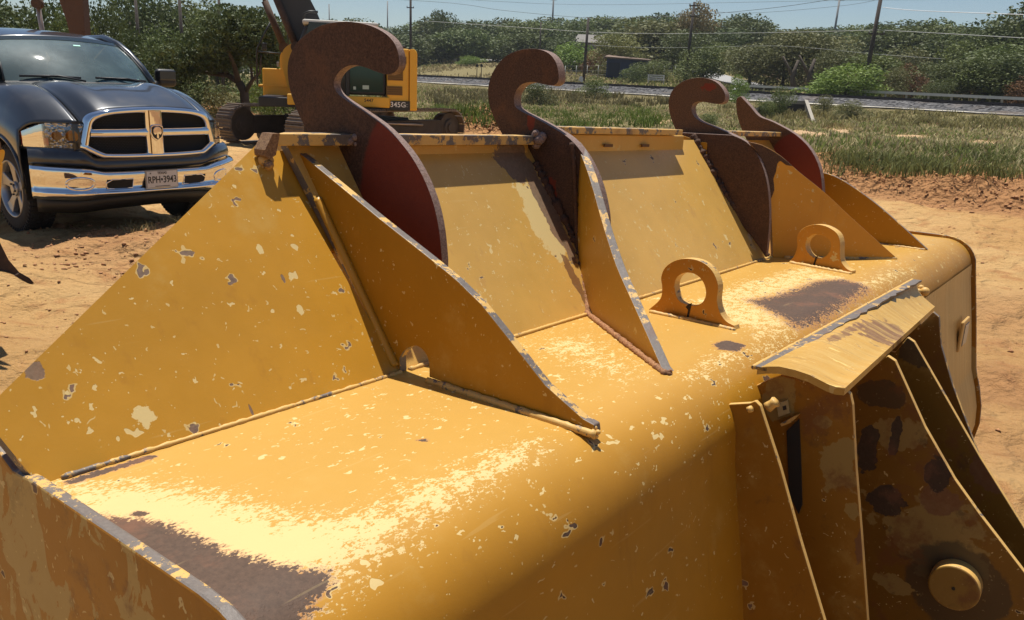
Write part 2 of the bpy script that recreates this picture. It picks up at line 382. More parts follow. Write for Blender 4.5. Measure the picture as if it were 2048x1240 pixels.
M_bra = paint('paint_bracket', base=(.38, .175, .022), cream=.0, dark=.5, seedo=21, rustspot=1., under=(.05, .032, .024))
M_edge = edge_metal('worn_edge', 0, .75); M_edge_y = edge_metal('worn_edge_yellow', 4, .12)
M_weld = edge_metal('weld_metal', 9, .35)
M_hook = rusty('rust_plate'); M_hook_edge = rusty('rust_edge', (.15, .10, .085), (.30, .21, .18), seedo=3)
o = link('shell', me, M_shell, bucket, True)
# --- end plates: side sheets standing a little proud of the ledge
def endplate(X, off, top):
    far = [Vector((X, y, z)) for y, z in [(JY+.004, JZ+.012), (-.60, JZ+.010)]]
    arc = [Vector((X, rc[0]+(rr+.016)*math.sin(R(a)), rc[1]+(rr+.010)*math.cos(R(a)))) for a in range(12, 84, 12)]
    low = [Vector((X, y+.018, z)) for y, z in [(-.445, -.80), (-.412, -1.0), (-.385, -1.08), (-.365, -1.16), (-.358, -1.24), (-.37, -1.33), (-.42, -1.43), (-.50, -1.51), (-.62, -1.545)]]
    front = [Vector((X, -1.97, -1.56)), Vector((X, -1.7, -1.1)), Vector((X, -1.3, -.62)), Vector((X, -1.12, -.40)), Vector((X, -1.043, -.413)), Vector((X, -1.009, -.431)), Vector((X, -.98, -.442)), Vector((X, -.955, -.440))]
    return far+arc+low+front
topn = [onP(0, 862, (XA, JY, JZ), Vector((1, 0, 0))), onP(28, 905, (XA, JY, JZ), Vector((1, 0, 0))), onP(52, 942, (XA, JY, JZ), Vector((1, 0, 0)))]
for X, nm, sgn in ((XA, 0, -1), (XE, 1, 1)):
    top = [Vector((X, -1.06, -.25)), Vector((X, -.985, -.363)), Vector((X, -.962, -.400)), Vector((X, -.948, -.42))]
    lp_ = [L(p) for p in endplate(X, 0, top)]
    b = prism(lp_, Vector((sgn*.015, 0, 0)), sidemat=1)
    o = bmo('end_plate', b, [M_end, M_edge], bucket); bevel_mod(o, .003)
# --- inclined spill guard between fins, plus side wings
def slab(name, pts, nrm, th, mats, sidemat=1, holes=()):
    b = prism([L(p) for p in pts], -Vector(nrm).normalized()*th, holes=[[L(p) for p in h] for h in holes], sidemat=sidemat)
    o = bmo(name, b, mats, bucket); return o
zt = -.075
o = slab('spill_guard', [incl(JZ, X1+.01), incl(JZ, X4), incl(zt, X4), incl(zt, X1-.02)], INC_N, .016, [M_inc, M_edge])
rec = [p-INC_N*.02 for p in (incl(-.25, X1-.10), incl(-.25, X1), incl(-.085, X1), incl(-.085, X1-.045))]
slab('backing_plate', rec, INC_N, .012, [M_inc_side, M_inc_side])
slab('backing_plate', [Vector((X1+X4-p.x, p.y, p.z)) for p in rec][::-1], INC_N, .012, [M_inc_side, M_inc_side])
pA = onP(0, 790, (0, JY, JZ), INC_N); pB = onP(512, 290, (0, JY, JZ), INC_N); pC = onP(533, 286, (0, JY, JZ), INC_N)
ext = pA + (pA-pB)*.12
wing = [incl(JZ, XA-.004), incl(JZ, X1), onP(598, 392, (0, JY, JZ), INC_N), onP(575, 392, (0, JY, JZ), INC_N), pC, pB, Vector((XA+.02, *((pA+(pA-pB)*0.)[1:])))]
wing[-1] = pA+(pA-pB)*.05
o = slab('spill_guard_wing', wing, INC_N, .014, [M_inc_side, M_edge])
mw = [Vector((X1+X4-p.x, p.y, p.z)) for p in wing][::-1]; 
mw = [Vector((min(p.x, XE-.002) if p.x > X4+.2 else p.x, p.y, p.z)) for p in mw]
o = slab('spill_guard_wing', mw, INC_N, .014, [M_inc_side, M_edge])
# inner backing plate seen in the recess at the top of the wing
# --- lip bar: front edge worn, protrudes past the guard
def box_part(name, x0, x1, y0, y1, z0, z1, mats, bev=.003):
    b = bmesh.new(); add_box(b, L(((x0+x1)/2, (y0+y1)/2, (z0+z1)/2)), (x1-x0, y1-y0, z1-z0)); o = bmo(name, b, mats, bucket)
    if bev: bevel_mod(o, bev)
    return o
M_lip = edge_metal('lip_edge', 2, .55)
LY = -1.169
kk = -LY/1.21
lz0, lz1 = -.0875*kk, -.0665*kk
lx0 = .918*kk
def lipbar(x0, x1, z0, z1, y1=LY, cut0=0.):
    P = [Vector((x0, y1, z1)), Vector((x1, y1, z1)), Vector((x1, -1.225, z1)), Vector((x0+cut0, -1.225, z1))]
    b = prism([L(p) for p in P], Vector((0, 0, z0-z1)), sidemat=0); o = bmo('lip_bar', b, [M_lip], bucket); bevel_mod(o, .002); return o
lipbar(lx0, 1.075, lz0, lz1, cut0=.06)
lipbar(1.10, 1.655, lz0, lz1)
lipbar(1.70, 2.45, -.060*kk, -.042*kk)
lipbar(2.80, 3.50, -.060*kk, -.042*kk)
# flange under the lip (vertical strip) with slots in the middle bay
for x0, x1 in ((1.10, 1.655), (1.70, 2.52)):
    box_part('flange', x0, x1, -1.235, -1.196, -.120, -.0600 if x0 > 1.5 else lz0-.001, [M_inc, M_inc])
for u in (1216, 1290):
    p0 = onY(u, 291, -1.19); b = bmesh.new(); add_box(b, L((p0.x, -1.189, p0.z)), (.045, .004, .008)); bmo('slot', b, simple('slot_dark', (.12, .05, .01)), bucket)
# --- fins
def fin(name, outline, p0, d, th, mats, n=6, corners=(), holes=(), side=1):
    "outline traced on the vertical plane through p0 with horizontal direction d; thickness runs away from the eye"
    d = Vector(d).normalized(); nr = Vector((d.y, -d.x, 0))
    if nr.x < 0: nr = -nr
    pts = [onP(u, v, p0, nr) for u, v in outline]
    loop = catmull(pts, n, True, corners) if n > 1 else pts
    hs = [[L(p) for p in catmull([onP(u, v, p0, nr) for u, v in h], 5, True)] for h in holes]
    b = prism([L(p) for p in loop], nr*th, holes=hs, sidemat=side)
    o = bmo(name, b, mats, bucket); bevel_mod(o, .0018); return o
f1o = [(800, 745), (799, 716), (806, 704), (818, 695), (832, 692), (845, 700), (855, 716), (858, 735), (858, 754), (1176, 873), (1190, 866), (1188, 850), (1166, 838), (1090, 770), (1010, 668), (962, 608), (935, 582), (895, 545), (760, 438), (612, 316), (585, 297), (560, 300), (548, 325)]
o = fin('gusset_plate', f1o, (X1, JY, JZ), (0, 1, 0), .017, [M_fin, M_edge], n=3, corners=tuple(i for i in range(len(f1o)) if i not in (2, 3, 4, 5, 6, 7, 16, 17)))
# fin 2: splayed towards the eye
f2o = [(1146, 283), (1158, 300), (1172, 335), (1184, 372), (1196, 415), (1212, 470), (1234, 535), (1262, 598), (1292, 665), (1322, 733), (1336, 750), (1318, 742), (1190, 640), (1176, 605), (1162, 548), (1156, 500), (1152, 400), (1146, 330)]
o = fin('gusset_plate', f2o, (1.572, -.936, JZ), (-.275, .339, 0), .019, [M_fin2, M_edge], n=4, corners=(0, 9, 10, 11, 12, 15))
tag(o, 'pale splayed gusset plate with speckled face')
# fin 3: splayed away
f3o = [(1546, 516), (1543, 440), (1541, 400), (1530, 330), (1500, 284), (1525, 290), (1560, 310), (1600, 345), (1650, 385), (1700, 432), (1750, 477), (1795, 517), (1793, 520)]
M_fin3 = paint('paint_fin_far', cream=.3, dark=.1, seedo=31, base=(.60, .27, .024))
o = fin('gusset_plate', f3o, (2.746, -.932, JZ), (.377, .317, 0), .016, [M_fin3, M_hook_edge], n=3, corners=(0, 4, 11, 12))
b = fin('rust_patch', [(1541, 400), (1530, 330), (1500, 285), (1525, 291), (1560, 311), (1585, 332), (1572, 330), (1562, 322), (1555, 328), (1552, 345), (1547, 358), (1549, 380)], (2.746-.003, -.932, JZ), (.377, .317, 0), .002, [M_hook, M_hook], n=2, corners=(0, 2, 5))
# fin 4
f4o = [(1645, 395), (1645, 345), (1668, 352), (1700, 370), (1745, 402), (1790, 440), (1855, 499), (1850, 502), (1790, 495), (1700, 480)]
o = fin('gusset_plate', f4o, (3.47, -.7, JZ), (0, 1, 0), .016, [M_fin, M_edge], n=3, corners=(0, 1, 6, 7, 8, 9))
# --- hooks, one profile (Y, Z) each traced where it stands
h1o = [(640, 330), (618, 272), (596, 225), (580, 180), (575, 135), (583, 103), (603, 76), (642, 51), (690, 43), (733, 49), (765, 63), (786, 82), (796, 105), (798, 130), (790, 144), (775, 149), (752, 143), (725, 133), (700, 131), (682, 140), (670, 156), (668, 172), (675, 186), (692, 200), (735, 228), (775, 258), (815, 302), (845, 352), (866, 405), (878, 460), (884, 520), (884, 580), (790, 560), (700, 420)]
MY = lambda y, z: (0, y-ORG.y, z-ORG.z)
M_hook1 = rusty('hook_rust_red', red=[((1.07-ORG.x, onX(850, 400, 1.06).y-ORG.y, onX(850, 400, 1.06).z-ORG.z), (.2, .165, .19), dict(nz=.05, ns=20, soft=.03))])
def hook(outl, X, th, mats, corners, n=4):
    pts = [onX(u, v, X) for u, v in outl]; loop = catmull(pts, n, True, corners)
    b = prism([L(p) for p in loop], Vector((th, 0, 0)), sidemat=1); o = bmo('coupler_hook', b, mats, bucket); bevel_mod(o, .0025); return o
o = hook(h1o, 1.06, .017, [M_hook1, M_hook_edge], (0, 30, 31, 32, 33)); tag(o, 'rusty hook with red painted belly')
h2o = [(1040, 330), (1008, 275), (992, 245), (980, 215), (976, 185), (980, 158), (993, 132), (1015, 110), (1045, 99), (1075, 98), (1098, 107), (1112, 125), (1117, 148), (1116, 163), (1106, 171), (1090, 169), (1065, 164), (1045, 168), (1033, 180), (1028, 195), (1030, 212), (1042, 222), (1062, 232), (1100, 252), (1140, 278), (1170, 315), (1195, 370), (1208, 430), (1208, 470), (1190, 520), (1150, 520)]
o = hook(h2o, 1.665, .030, [rusty('hook_rust_spots', seedo=5, red=[((1.68-ORG.x, -1.20-ORG.y, -.03-ORG.z), (.2, .012, .022), dict(nz=.6, ns=60)), ((1.68-ORG.x, -1.13-ORG.y, -.19-ORG.z), (.2, .02, .03), dict(nz=.9, ns=50))]), M_hook_edge], (0, 28, 29, 30)); tag(o, 'darkest rusty hook with small orange spots')
h3o = [(1365, 300), (1352, 262), (1343, 240), (1337, 212), (1340, 190), (1352, 172), (1372, 160), (1400, 155), (1425, 160), (1441, 172), (1450, 188), (1448, 203), (1436, 208), (1415, 205), (1398, 203), (1387, 207), (1383, 218), (1388, 232), (1402, 243), (1430, 254), (1470, 272), (1500, 290), (1520, 340), (1480, 380)]
o = hook(h3o, 2.70, .036, [rusty('hook_rust_mark', a=(.06, .03, .018), b=(.15, .08, .045), seedo=8, red=[((2.70-ORG.x, onX(1418, 174, 2.7).y-ORG.y, onX(1418, 174, 2.7).z-ORG.z), (.2, .026, .012), dict(nz=1.2, ns=70))]), M_hook_edge], (0, 21, 22, 23)); tag(o, 'rusty hook with an orange paint dab near its tip')
k3o = [(1346, 264), (1465, 270), (1492, 283), (1512, 305), (1528, 340), (1537, 385), (1539, 440), (1534, 500), (1530, 512), (1500, 470), (1415, 372)]
o = hook(k3o, 2.66, .02, [rusty('web_rust', a=(.045, .022, .014), b=(.12, .058, .034), seedo=12), M_hook_edge], (0, 1, 8, 9, 10), n=3); o.name = 'hook_web'
b = fin('paint_remnant', [(1345, 267), (1362, 270), (1380, 276), (1402, 284), (1414, 285), (1413, 300), (1415, 318), (1412, 335), (1416, 352), (1413, 366), (1403, 358), (1380, 318)], (2.656, 0, 0), (0, 1, 0), .003, [M_fin, M_fin], n=2, corners=(0,))
h4o = [(1505, 300), (1488, 270), (1478, 245), (1472, 215), (1473, 196), (1481, 192), (1500, 212), (1518, 232), (1545, 243), (1590, 268), (1622, 300), (1640, 340), (1645, 385), (1640, 420), (1580, 380)]
o = hook(h4o, 3.36, .038, [rusty('hook_rust_broken', a=(.07, .035, .018), b=(.16, .08, .04), seedo=17, red=[((3.36-ORG.x, onX(1610, 345, 3.36).y-ORG.y, onX(1610, 345, 3.36).z-ORG.z), (.3, .135, .17), dict(rot=(R(38), 0, 0), nz=.05, ns=14, soft=.03))]), M_hook_edge], (0, 4, 5, 12, 13, 14), n=3); tag(o, 'farthest hook, broken off short, with a red painted belly')
# --- lifting eyes
def eye(out, hole, p0, th, cor):
    M_eye = paint('paint_eye', cream=.5, dark=.9, seedo=41, base=(.58, .25, .03), under=(.06, .03, .02), cream_scale=40)
    d = (Vector(onZ(*out[0], JZ))-Vector(onZ(*out[-1], JZ))); d.z = 0
    return fin('lifting_eye', out, onZ(*out[0], JZ), d, th, [M_eye, M_edge_y], n=4, corners=cor, holes=[hole])
e1 = [(1297, 619), (1320, 598), (1324, 575), (1322, 555), (1330, 535), (1350, 521), (1375, 517), (1402, 523), (1424, 541), (1436, 570), (1434, 600), (1440, 625), (1452, 642), (1468, 651), (1470, 660)]
eye(e1, [(1349, 572), (1354, 555), (1368, 546), (1386, 547), (1401, 557), (1410, 574), (1411, 592), (1403, 606), (1388, 611), (1370, 608), (1355, 597)], None, .024, (0, 13, 14))
e2 = [(1578, 524), (1588, 512), (1594, 495), (1594, 475), (1602, 460), (1618, 451), (1636, 449), (1656, 454), (1674, 467), (1680, 485), (1680, 505), (1682, 522), (1692, 536), (1703, 542), (1702, 548)]
eye(e2, [(1611, 488), (1616, 476), (1628, 469), (1643, 470), (1656, 477), (1662, 489), (1659, 503), (1650, 513), (1638, 517), (1624, 513), (1614, 502)], None, .03, (0, 13, 14))
# crack below each hole
M_crack = simple('crack_dark', (.03, .018, .01), .8)
for out_, pg in ((e1, [(1384, 606), (1377, 608), (1371, 614), (1376, 620), (1373, 634), (1377, 636), (1380, 620)]), (e2, [(1636, 512), (1631, 513), (1629, 520), (1625, 532), (1628, 534), (1632, 522)])):
    d_ = Vector(onZ(*out_[0], JZ))-Vector(onZ(*out_[-1], JZ)); d_.z = 0; nr_e = Vector((d_.y, -d_.x, 0)).normalized(); nr_e = -nr_e if nr_e.x < 0 else nr_e
    fin('crack', pg, onZ(*out_[0], JZ)-nr_e*.0012, d_, .001, [M_crack, M_crack], n=1)
# --- weld beads: lumpy tubes along the joints
def bead(name, pts, r, mats=None, seed=0, n=None, jag=.35):
    rnd = random.Random(seed); P = densify(pts, .006); rs = [r*(1+jag*(rnd.random()-.5)) for _ in P]
    b = bmesh.new(); add_tube(b, [L(p)+Vector((0, 0, 0)) for p in P], rs, 7); o = bmo(name, b, mats or M_weld, bucket, True); return o
bead('weld_bead', [incl(JZ, XA+.02)+Vector((0, .004, .002)), incl(JZ, X1)+Vector((0, .003, .001))], .0038, [edge_metal('seam_weld', 15, .3)], seed=1, jag=.5)
bead('weld_bead', [incl(JZ, X1+.02)+Vector((0, .004, .002)), incl(JZ, X2-.01)+Vector((0, .004, .002))], .0045, [M_edge_y], seed=2)
bead('weld_bead', [incl(JZ, X2+.02)+Vector((0, .004, .002)), incl(JZ, X3-.01)+Vector((0, .004, .002))], .0045, [M_edge_y], seed=3)
bead('weld_bead', [Vector((X1-.003, -.872, JZ+.003)), Vector((X1-.004, -.545, JZ+.002))], .0065, [edge_metal('fin_weld', 5, .3)], seed=4, jag=.3)
bead('weld_bead', [incl(JZ+.01, X1-.004), incl(-.175, X1-.006)], .0075, [M_inc_side], seed=5, jag=.1)
M_weld_r = rusty('weld_rust', a=(.16, .05, .03), b=(.45, .24, .10), seedo=2)
q0 = Vector((1.572, -.936, JZ)); q1 = Vector((1.297, -.597, JZ)); nn_ = Vector((-.339, -.275, 0)).normalized()
bead('weld_bead', [q0+nn_*.008+Vector((0, 0, .002)), q1+nn_*.008+Vector((0, 0, .001))], .0065, [M_weld_r], seed=6, jag=.6)
bead('weld_bead', [onX(1155, 500, 1.66), onX(1172, 590, 1.60), q0+nn_*.006], [.008][0], [M_weld_r], seed=7, jag=.6)
bead('weld_bead', [onX(1143, 285, 1.655), onX(1148, 330, 1.655), onX(1151, 400, 1.655), onX(1154, 500, 1.655)], .0055, [M_hook], seed=8, jag=.6)
bead('weld_bead', [incl(-.13, 1.66), incl(-.32, 1.66), incl(JZ+.01, 1.60)], .012, [M_hook], seed=9, jag=.9)
bead('weld_bead', [incl(-.06, 2.655), incl(-.25, 2.655), incl(JZ+.005, 2.72)], .012, [M_hook], seed=10, jag=.9)
bead('weld_bead', [onZ(1300, 624, JZ), onZ(1400, 645, JZ), onZ(1470, 661, JZ)], .006, [M_edge_y], seed=11)
bead('weld_bead', [onZ(1580, 526, JZ), onZ(1702, 549, JZ)], .008, [M_edge_y], seed=12)
bead('weld_bead', [Vector((2.78, -.905, JZ)), Vector((3.12, -.62, JZ))], .007, [M_weld], seed=13)
bead('weld_bead', [Vector((3.46, -.87, JZ)), Vector((3.46, -.59, JZ))], .006, [M_weld], seed=14)
# crossing blob where the second hook meets the lip, and the chewed bar ends
def lump(name, c, r, mats, seed, n=9):
    rnd = random.Random(seed); b = bmesh.new()
    for k in range(n):
        p = L(Vector(c))+Vector(((rnd.random()-.5)*r*1.2, (rnd.random()-.5)*r, (rnd.random()-.5)*r*1.6))
        bmesh.ops.create_icosphere(b, subdivisions=2, radius=r*(.35+.4*rnd.random()), matrix=Matrix.Translation(p))
    return bmo(name, b, mats, bucket, True)
lump('weld_knob', (1.648, LY+.006, -.071), .017, [M_hook_edge], 3)
lump('weld_knob', (1.06, LY+.002, -.074), .010, [M_hook_edge], 5, 6)
lump('weld_knob', (1.300, -.600, JZ+.002), .007, [M_weld_r], 6, 6)
lump('weld_knob', (X1, -.548, JZ+.004), .008, [M_edge_y], 7, 6)
lump('weld_knob', onP(530, 318, (0, JY, JZ), INC_N)+Vector((0, .01, 0)), .014, [M_edge_y], 8, 6)
# mitred end block of the lip
b = prism([L(onY(u, v, LY+.002)) for u, v in [(530, 300), (546, 267), (560, 267), (552, 310), (540, 318), (531, 312)]], Vector((0, -.03, 0)), sidemat=0)
bmo('lip_end', b, [rusty('lip_end_rust', (.12, .06, .035), (.30, .18, .09), seedo=6)], bucket)
# --- guard strip over the linkage brackets
na = onX(1515, 735, 1.46); nb = onX(1690, 776, 1.46); fa = onX(1830, 560, 2.73); fb = onX(1870, 613, 2.73)
nprof = [onX(u, v, 1.46) for u, v in [(1515, 735), (1535, 733), (1558, 733), (1590, 740), (1620, 750), (1655, 768), (1672, 774), (1690, 776)]]
fprof = [onX(u, v, 2.73) for u, v in [(1830, 560), (1833, 568), (1834, 573), (1838, 583), (1845, 592), (1855, 601), (1862, 607), (1870, 613)]]
vs = []; fs = []; nn = 40; K = len(nprof)
for s in (0, 1):
    for i in range(nn+1):
        for k in range(K):
            p = nprof[k].lerp(fprof[k], i/nn); vs.append(L(p)-Vector((0, 0, .014*s)))
for s in (0, 1):
    for i in range(nn):
        for k in range(K-1):
            a = s*(nn+1)*K+i*K+k; fs.append((a, a+1, a+K+1, a+K))
o2 = (nn+1)*K
for k in range(K-1): fs.append((k, k+1, o2+k+1, o2+k)); a = nn*K+k; fs.append((a, a+1, o2+a+1, o2+a))
for i in range(nn):
    for k in (0, K-1): a = i*K+k; fs.append((a, a+K, o2+a+K, o2+a))
M_gs = paint('paint_cover', cream=1.0, dark=1.5, seedo=51, streak=(38, 4, 4), scol=(.54, .345, .10), big=.6, cream_col=(.62, .43, .15), under=(.22, .12, .07), stretch=(2.6, .7, 1), base=(.50, .28, .055), cream_scale=26, extra=[('rust', (tuple(onX(1768, 662, 2.05)-ORG), (.13, .05, .05), dict(nz=1.1, ns=30))), ('rust', (tuple(onX(1700, 640, 1.9)-ORG), (.16, .012, .05), dict(nz=1.4, ns=40)))])
bb = bmesh.new(); bb.from_mesh(mesh('tmp', vs, fs)); o = bmo('linkage_cover', bb, [M_gs], bucket); auto_smooth(o, 40)
M_cw = edge_metal('cover_weld', 6, .9)
rnd = random.Random(6); sa = [na.lerp(fa, k/40)+Vector((0, -.008-.004*rnd.random(), .0015)) for k in range(41)]; sb2 = [na.lerp(fa, k/40)+Vector((0, .012+.008*rnd.random(), .0025)) for k in range(41)]
bmo('worn_seam', prism([L(p) for p in sa+sb2[::-1]], Vector((0, 0, -.006)), sidemat=0), [M_cw], bucket)
bead('weld_bead', [na+Vector((0, -.008, -.001)), fa+Vector((0, -.008, -.001))], .0045, [M_edge_y], seed=15, jag=.3)
# --- linkage plates below the cover
def xplate(name, outl, X, th, mats, n=1, corners=(), label=None):
    pts = [onX(u, v, X) for u, v in outl]
    return pts
def bracket(X, edge, th, mats, inner=None, name='linkage_plate'):
    pts = [onX(u, v, X) for u, v in edge]
    lo = pts[-1]; d = (pts[-1]-pts[-2]).normalized(); zend = -1.30
    lo2 = lo + d*((zend-lo.z)/d.z) if d.z < -.2 else lo
    def wallY(z):
        for a, b in zip(prof, prof[1:]):
            if b[1] <= z <= a[1] and a[1] != b[1]: return a[0]+(b[0]-a[0])*(z-a[1])/(b[1]-a[1])
        return -.5
    zs = [zend-.08, -1.2, -1.0, -.8, -.65, min(pts[0].z, -.50)]
    back = [Vector((X, wallY(z)-.006, z)) for z in zs]
    loop = pts+[lo2, lo2+Vector((0, -.05, -.08))]+back
    b = prism([L(p) for p in loop], Vector((th, 0, 0)), sidemat=1); o = bmo(name, b, mats, bucket); bevel_mod(o, .002); return o
bo = lambda X, u, v: (onX(u, v, X)-ORG)
def bl(X, u, v, ry, rz, **k): 
    p = bo(X, u, v); return ((p.x, p.y, p.z), (.05, ry, rz), k)
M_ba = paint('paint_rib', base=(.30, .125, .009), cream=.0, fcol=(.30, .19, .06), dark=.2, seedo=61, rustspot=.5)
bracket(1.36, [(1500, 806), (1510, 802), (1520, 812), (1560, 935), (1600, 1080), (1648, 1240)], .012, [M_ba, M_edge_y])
XB, XC, XD, XF = 1.50, 1.87, 2.10, 2.42
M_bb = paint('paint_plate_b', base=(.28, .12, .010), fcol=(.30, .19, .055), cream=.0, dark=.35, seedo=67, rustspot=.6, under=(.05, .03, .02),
    extra=[('fade', bl(XB, 1678, 930, .035, .055, nz=1.1, ns=22)), ('fade', bl(XB, 1645, 845, .018, .012, nz=.9, ns=40)), ('fade', bl(XB, 1560, 790, .03, .05, nz=.6, ns=25)), ('rust', bl(XB, 1725, 1090, .012, .04, nz=.8, ns=25)), ('fade', bl(XB, 1705, 1020, .012, .018, nz=1, ns=40))])
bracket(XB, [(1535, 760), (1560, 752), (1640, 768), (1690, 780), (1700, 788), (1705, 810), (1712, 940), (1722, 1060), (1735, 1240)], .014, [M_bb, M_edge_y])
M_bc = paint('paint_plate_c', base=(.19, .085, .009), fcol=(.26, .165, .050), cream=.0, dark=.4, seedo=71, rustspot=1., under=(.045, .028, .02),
    extra=[('fade', bl(XC, 1850, 1080, .12, .08, nz=1.5, ns=11)), ('fade', bl(XC, 1800, 870, .06, .035, nz=1.6, ns=13)), ('dark', bl(XC, 1880, 950, .028, .035, nz=1.3, ns=17)), ('dark', bl(XC, 1765, 1000, .045, .03, nz=1.3, ns=16)), ('rust', bl(XC, 1880, 1000, .045, .035, nz=.6, ns=18)),
           ('dark', bl(XC, 1790, 870, .012, .05, nz=1.5, ns=18)), ('dark', bl(XC, 1735, 900, .02, .06, nz=1.3, ns=17)), ('dirt', bl(XC, 1770, 790, .05, .03, nz=.9, ns=16)), ('dirt', bl(XC, 1910, 1170, .10, .10, nz=.3, ns=16)), ('fade', bl(XC, 1790, 1170, .05, .02, nz=1.6, ns=13))])
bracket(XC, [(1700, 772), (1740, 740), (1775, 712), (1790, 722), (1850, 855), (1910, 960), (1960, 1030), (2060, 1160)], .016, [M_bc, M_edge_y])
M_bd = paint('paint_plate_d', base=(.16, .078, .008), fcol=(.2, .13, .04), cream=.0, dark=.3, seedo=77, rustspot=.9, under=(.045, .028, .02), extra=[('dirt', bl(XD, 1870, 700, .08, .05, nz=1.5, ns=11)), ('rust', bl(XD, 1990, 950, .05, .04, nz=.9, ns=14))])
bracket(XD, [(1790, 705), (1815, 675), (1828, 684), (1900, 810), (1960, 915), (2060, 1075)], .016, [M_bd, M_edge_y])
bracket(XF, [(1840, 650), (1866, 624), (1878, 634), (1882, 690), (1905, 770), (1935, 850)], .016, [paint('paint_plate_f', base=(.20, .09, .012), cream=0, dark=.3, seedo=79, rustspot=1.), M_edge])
# plate b slot, small foot with tag beside it
b = bmesh.new(); s0 = [onX(u, v, XB-.004) for u, v in [(1573, 862), (1598, 838), (1602, 930), (1604, 1010), (1597, 1028), (1578, 990)]]
bb = prism([L(p) for p in s0], Vector((.003, 0, 0)), sidemat=0); bmo('slot', bb, simple('slot_shade', (.018, .014, .011), .9), bucket)  # flat dark sheet painted in for the shaded depth of the slot
bb = prism([L(onX(u, v, XB-.012)) for u, v in [(1560, 848), (1590, 832), (1597, 830), (1582, 845), (1563, 853)]], Vector((.012, 0, 0)), sidemat=0); bmo('slot_rim', bb, [M_edge_y], bucket)
bb = prism([L(onX(u, v, XB-.006)) for u, v in [(1553, 808), (1575, 800), (1579, 826), (1557, 834)]], Vector((.004, 0, 0)), sidemat=0); bmo('tag_plate', bb, [simple('tag_pale', (.40, .30, .13), .6, 0, .4, 60)], bucket)
bb = prism([L(onX(u, v, XB-.007)) for u, v in [(1565, 813), (1572, 811), (1573, 819), (1566, 821)]], Vector((.001, 0, 0)), sidemat=0); bmo('tag_mark', bb, [simple('tag_ink', (.03, .02, .015), .6)], bucket)
bead('weld_stub', [onX(1535, 815, 1.40), onX(1552, 803, 1.40)], .010, [M_edge_y], seed=30)
bead('weld_stub', [onX(1496, 820, 1.35), onX(1504, 817, 1.35)], .007, [M_edge_y], seed=31)
# dirt-caked web between plates c and d
w0 = onX(1975, 1005, XC+.02); w1 = onX(2060, 1120, XC+.02)
vs = []; fs = []; NX = 24; NY = 30
for i in range(NY+1):
    for k in range(NX+1):
        p = w0.lerp(w1, i/NY)+Vector(((XD-XC-.02)*k/NX, -.03, -.01)); p.z += noise.noise(p*22)*.016+noise.noise(p*60)*.006; vs.append(L(p))
for i in range(NY):
    for k in range(NX): a = i*(NX+1)+k; fs.append((a, a+1, a+NX+2, a+NX+1))
# pin
M_pin = paint('paint_pin', base=(.24, .13, .025), cream=.1, dark=.3, seedo=81, rustspot=.7)
pc = onX(1910, 1170, XC-.02); bb = bmesh.new(); add_cyl(bb, L(pc+Vector((.006, 0, 0))), (1, 0, 0), .050, .048, 56); o = bmo('pivot_pin', bb, [M_pin, M_edge_y], bucket); 
for f in o.data.polygons:
    f.use_smooth = abs(f.normal.x) < .5
    if abs(f.normal.x) < .5: f.material_index = 1
bevel_mod(o, .004, 3)
bb = bmesh.new(); add_cyl(bb, L(pc+Vector((-.0190, 0, 0))), (1, 0, 0), .0035, .002, 12); bmo('centre_hole', bb, simple('pin_dot', (.02, .015, .01)), o).matrix_parent_inverse = Matrix()
# --- scraped wall skin at the far end with its marker lamp
SK = []
M_scrape = paint('paint_scraped', base=(.50, .31, .10), cream=.2, dark=.2, seedo=91, streak=(45., 2., 1.2), cream_col=(.7, .5, .22))
def wall_pt(x, i): return Vector((x, pp[i].y, pp[i].z))+nor[i]*.0035
i0 = next(i for i in range(n1) if pp[i].z < -.545); i1 = next(i for i in range(n1) if pp[i].z < -1.45)
vs = []; fs = []; xx = [2.5+(XE-.024-2.5)*k/20 for k in range(21)]
for i in range(i0, i1):
    for x in xx: vs.append(L(wall_pt(x, i)))
for i in range(i1-i0-1):
    for k in range(20): a = i*21+k; fs.append((a, a+1, a+22, a+21))
link('scraped_skin', mesh('scraped_skin', vs, fs), M_scrape, bucket, True)
lampc = onY(1926, 668, -.432); 
bb = bmesh.new(); add_box(bb, L(lampc), (.15, .012, .125)); o = bmo('marker_lamp', bb, [paint('paint_lamp_box', base=(.5, .3, .09), seedo=95, cream=.5)], bucket); bevel_mod(o, .006)
bb = bmesh.new(); add_box(bb, L(lampc+Vector((.012, .005, 0))), (.09, .008, .085)); o2_ = bmo('lens', bb, [simple('lens_grey', (.30, .29, .28), .3)], o)
# bolt on the cover's far side
lump('weld_knob', onX(1843, 586, 2.8), .02, [M_edge_y], 22, 4)
M_side = paint('paint_front', seedo=100)
# inside of the bucket (behind the guard): cutting edge, so it reads from other sides
box_part('cutting_edge', XA-.01, XE+.01, -2.12, -1.92, -1.575, -1.535, [M_edge, M_edge])
box_part('top_beam', X1+.02, X4-.02, -1.32, -1.25, -.16, -.08, [M_inc, M_inc])
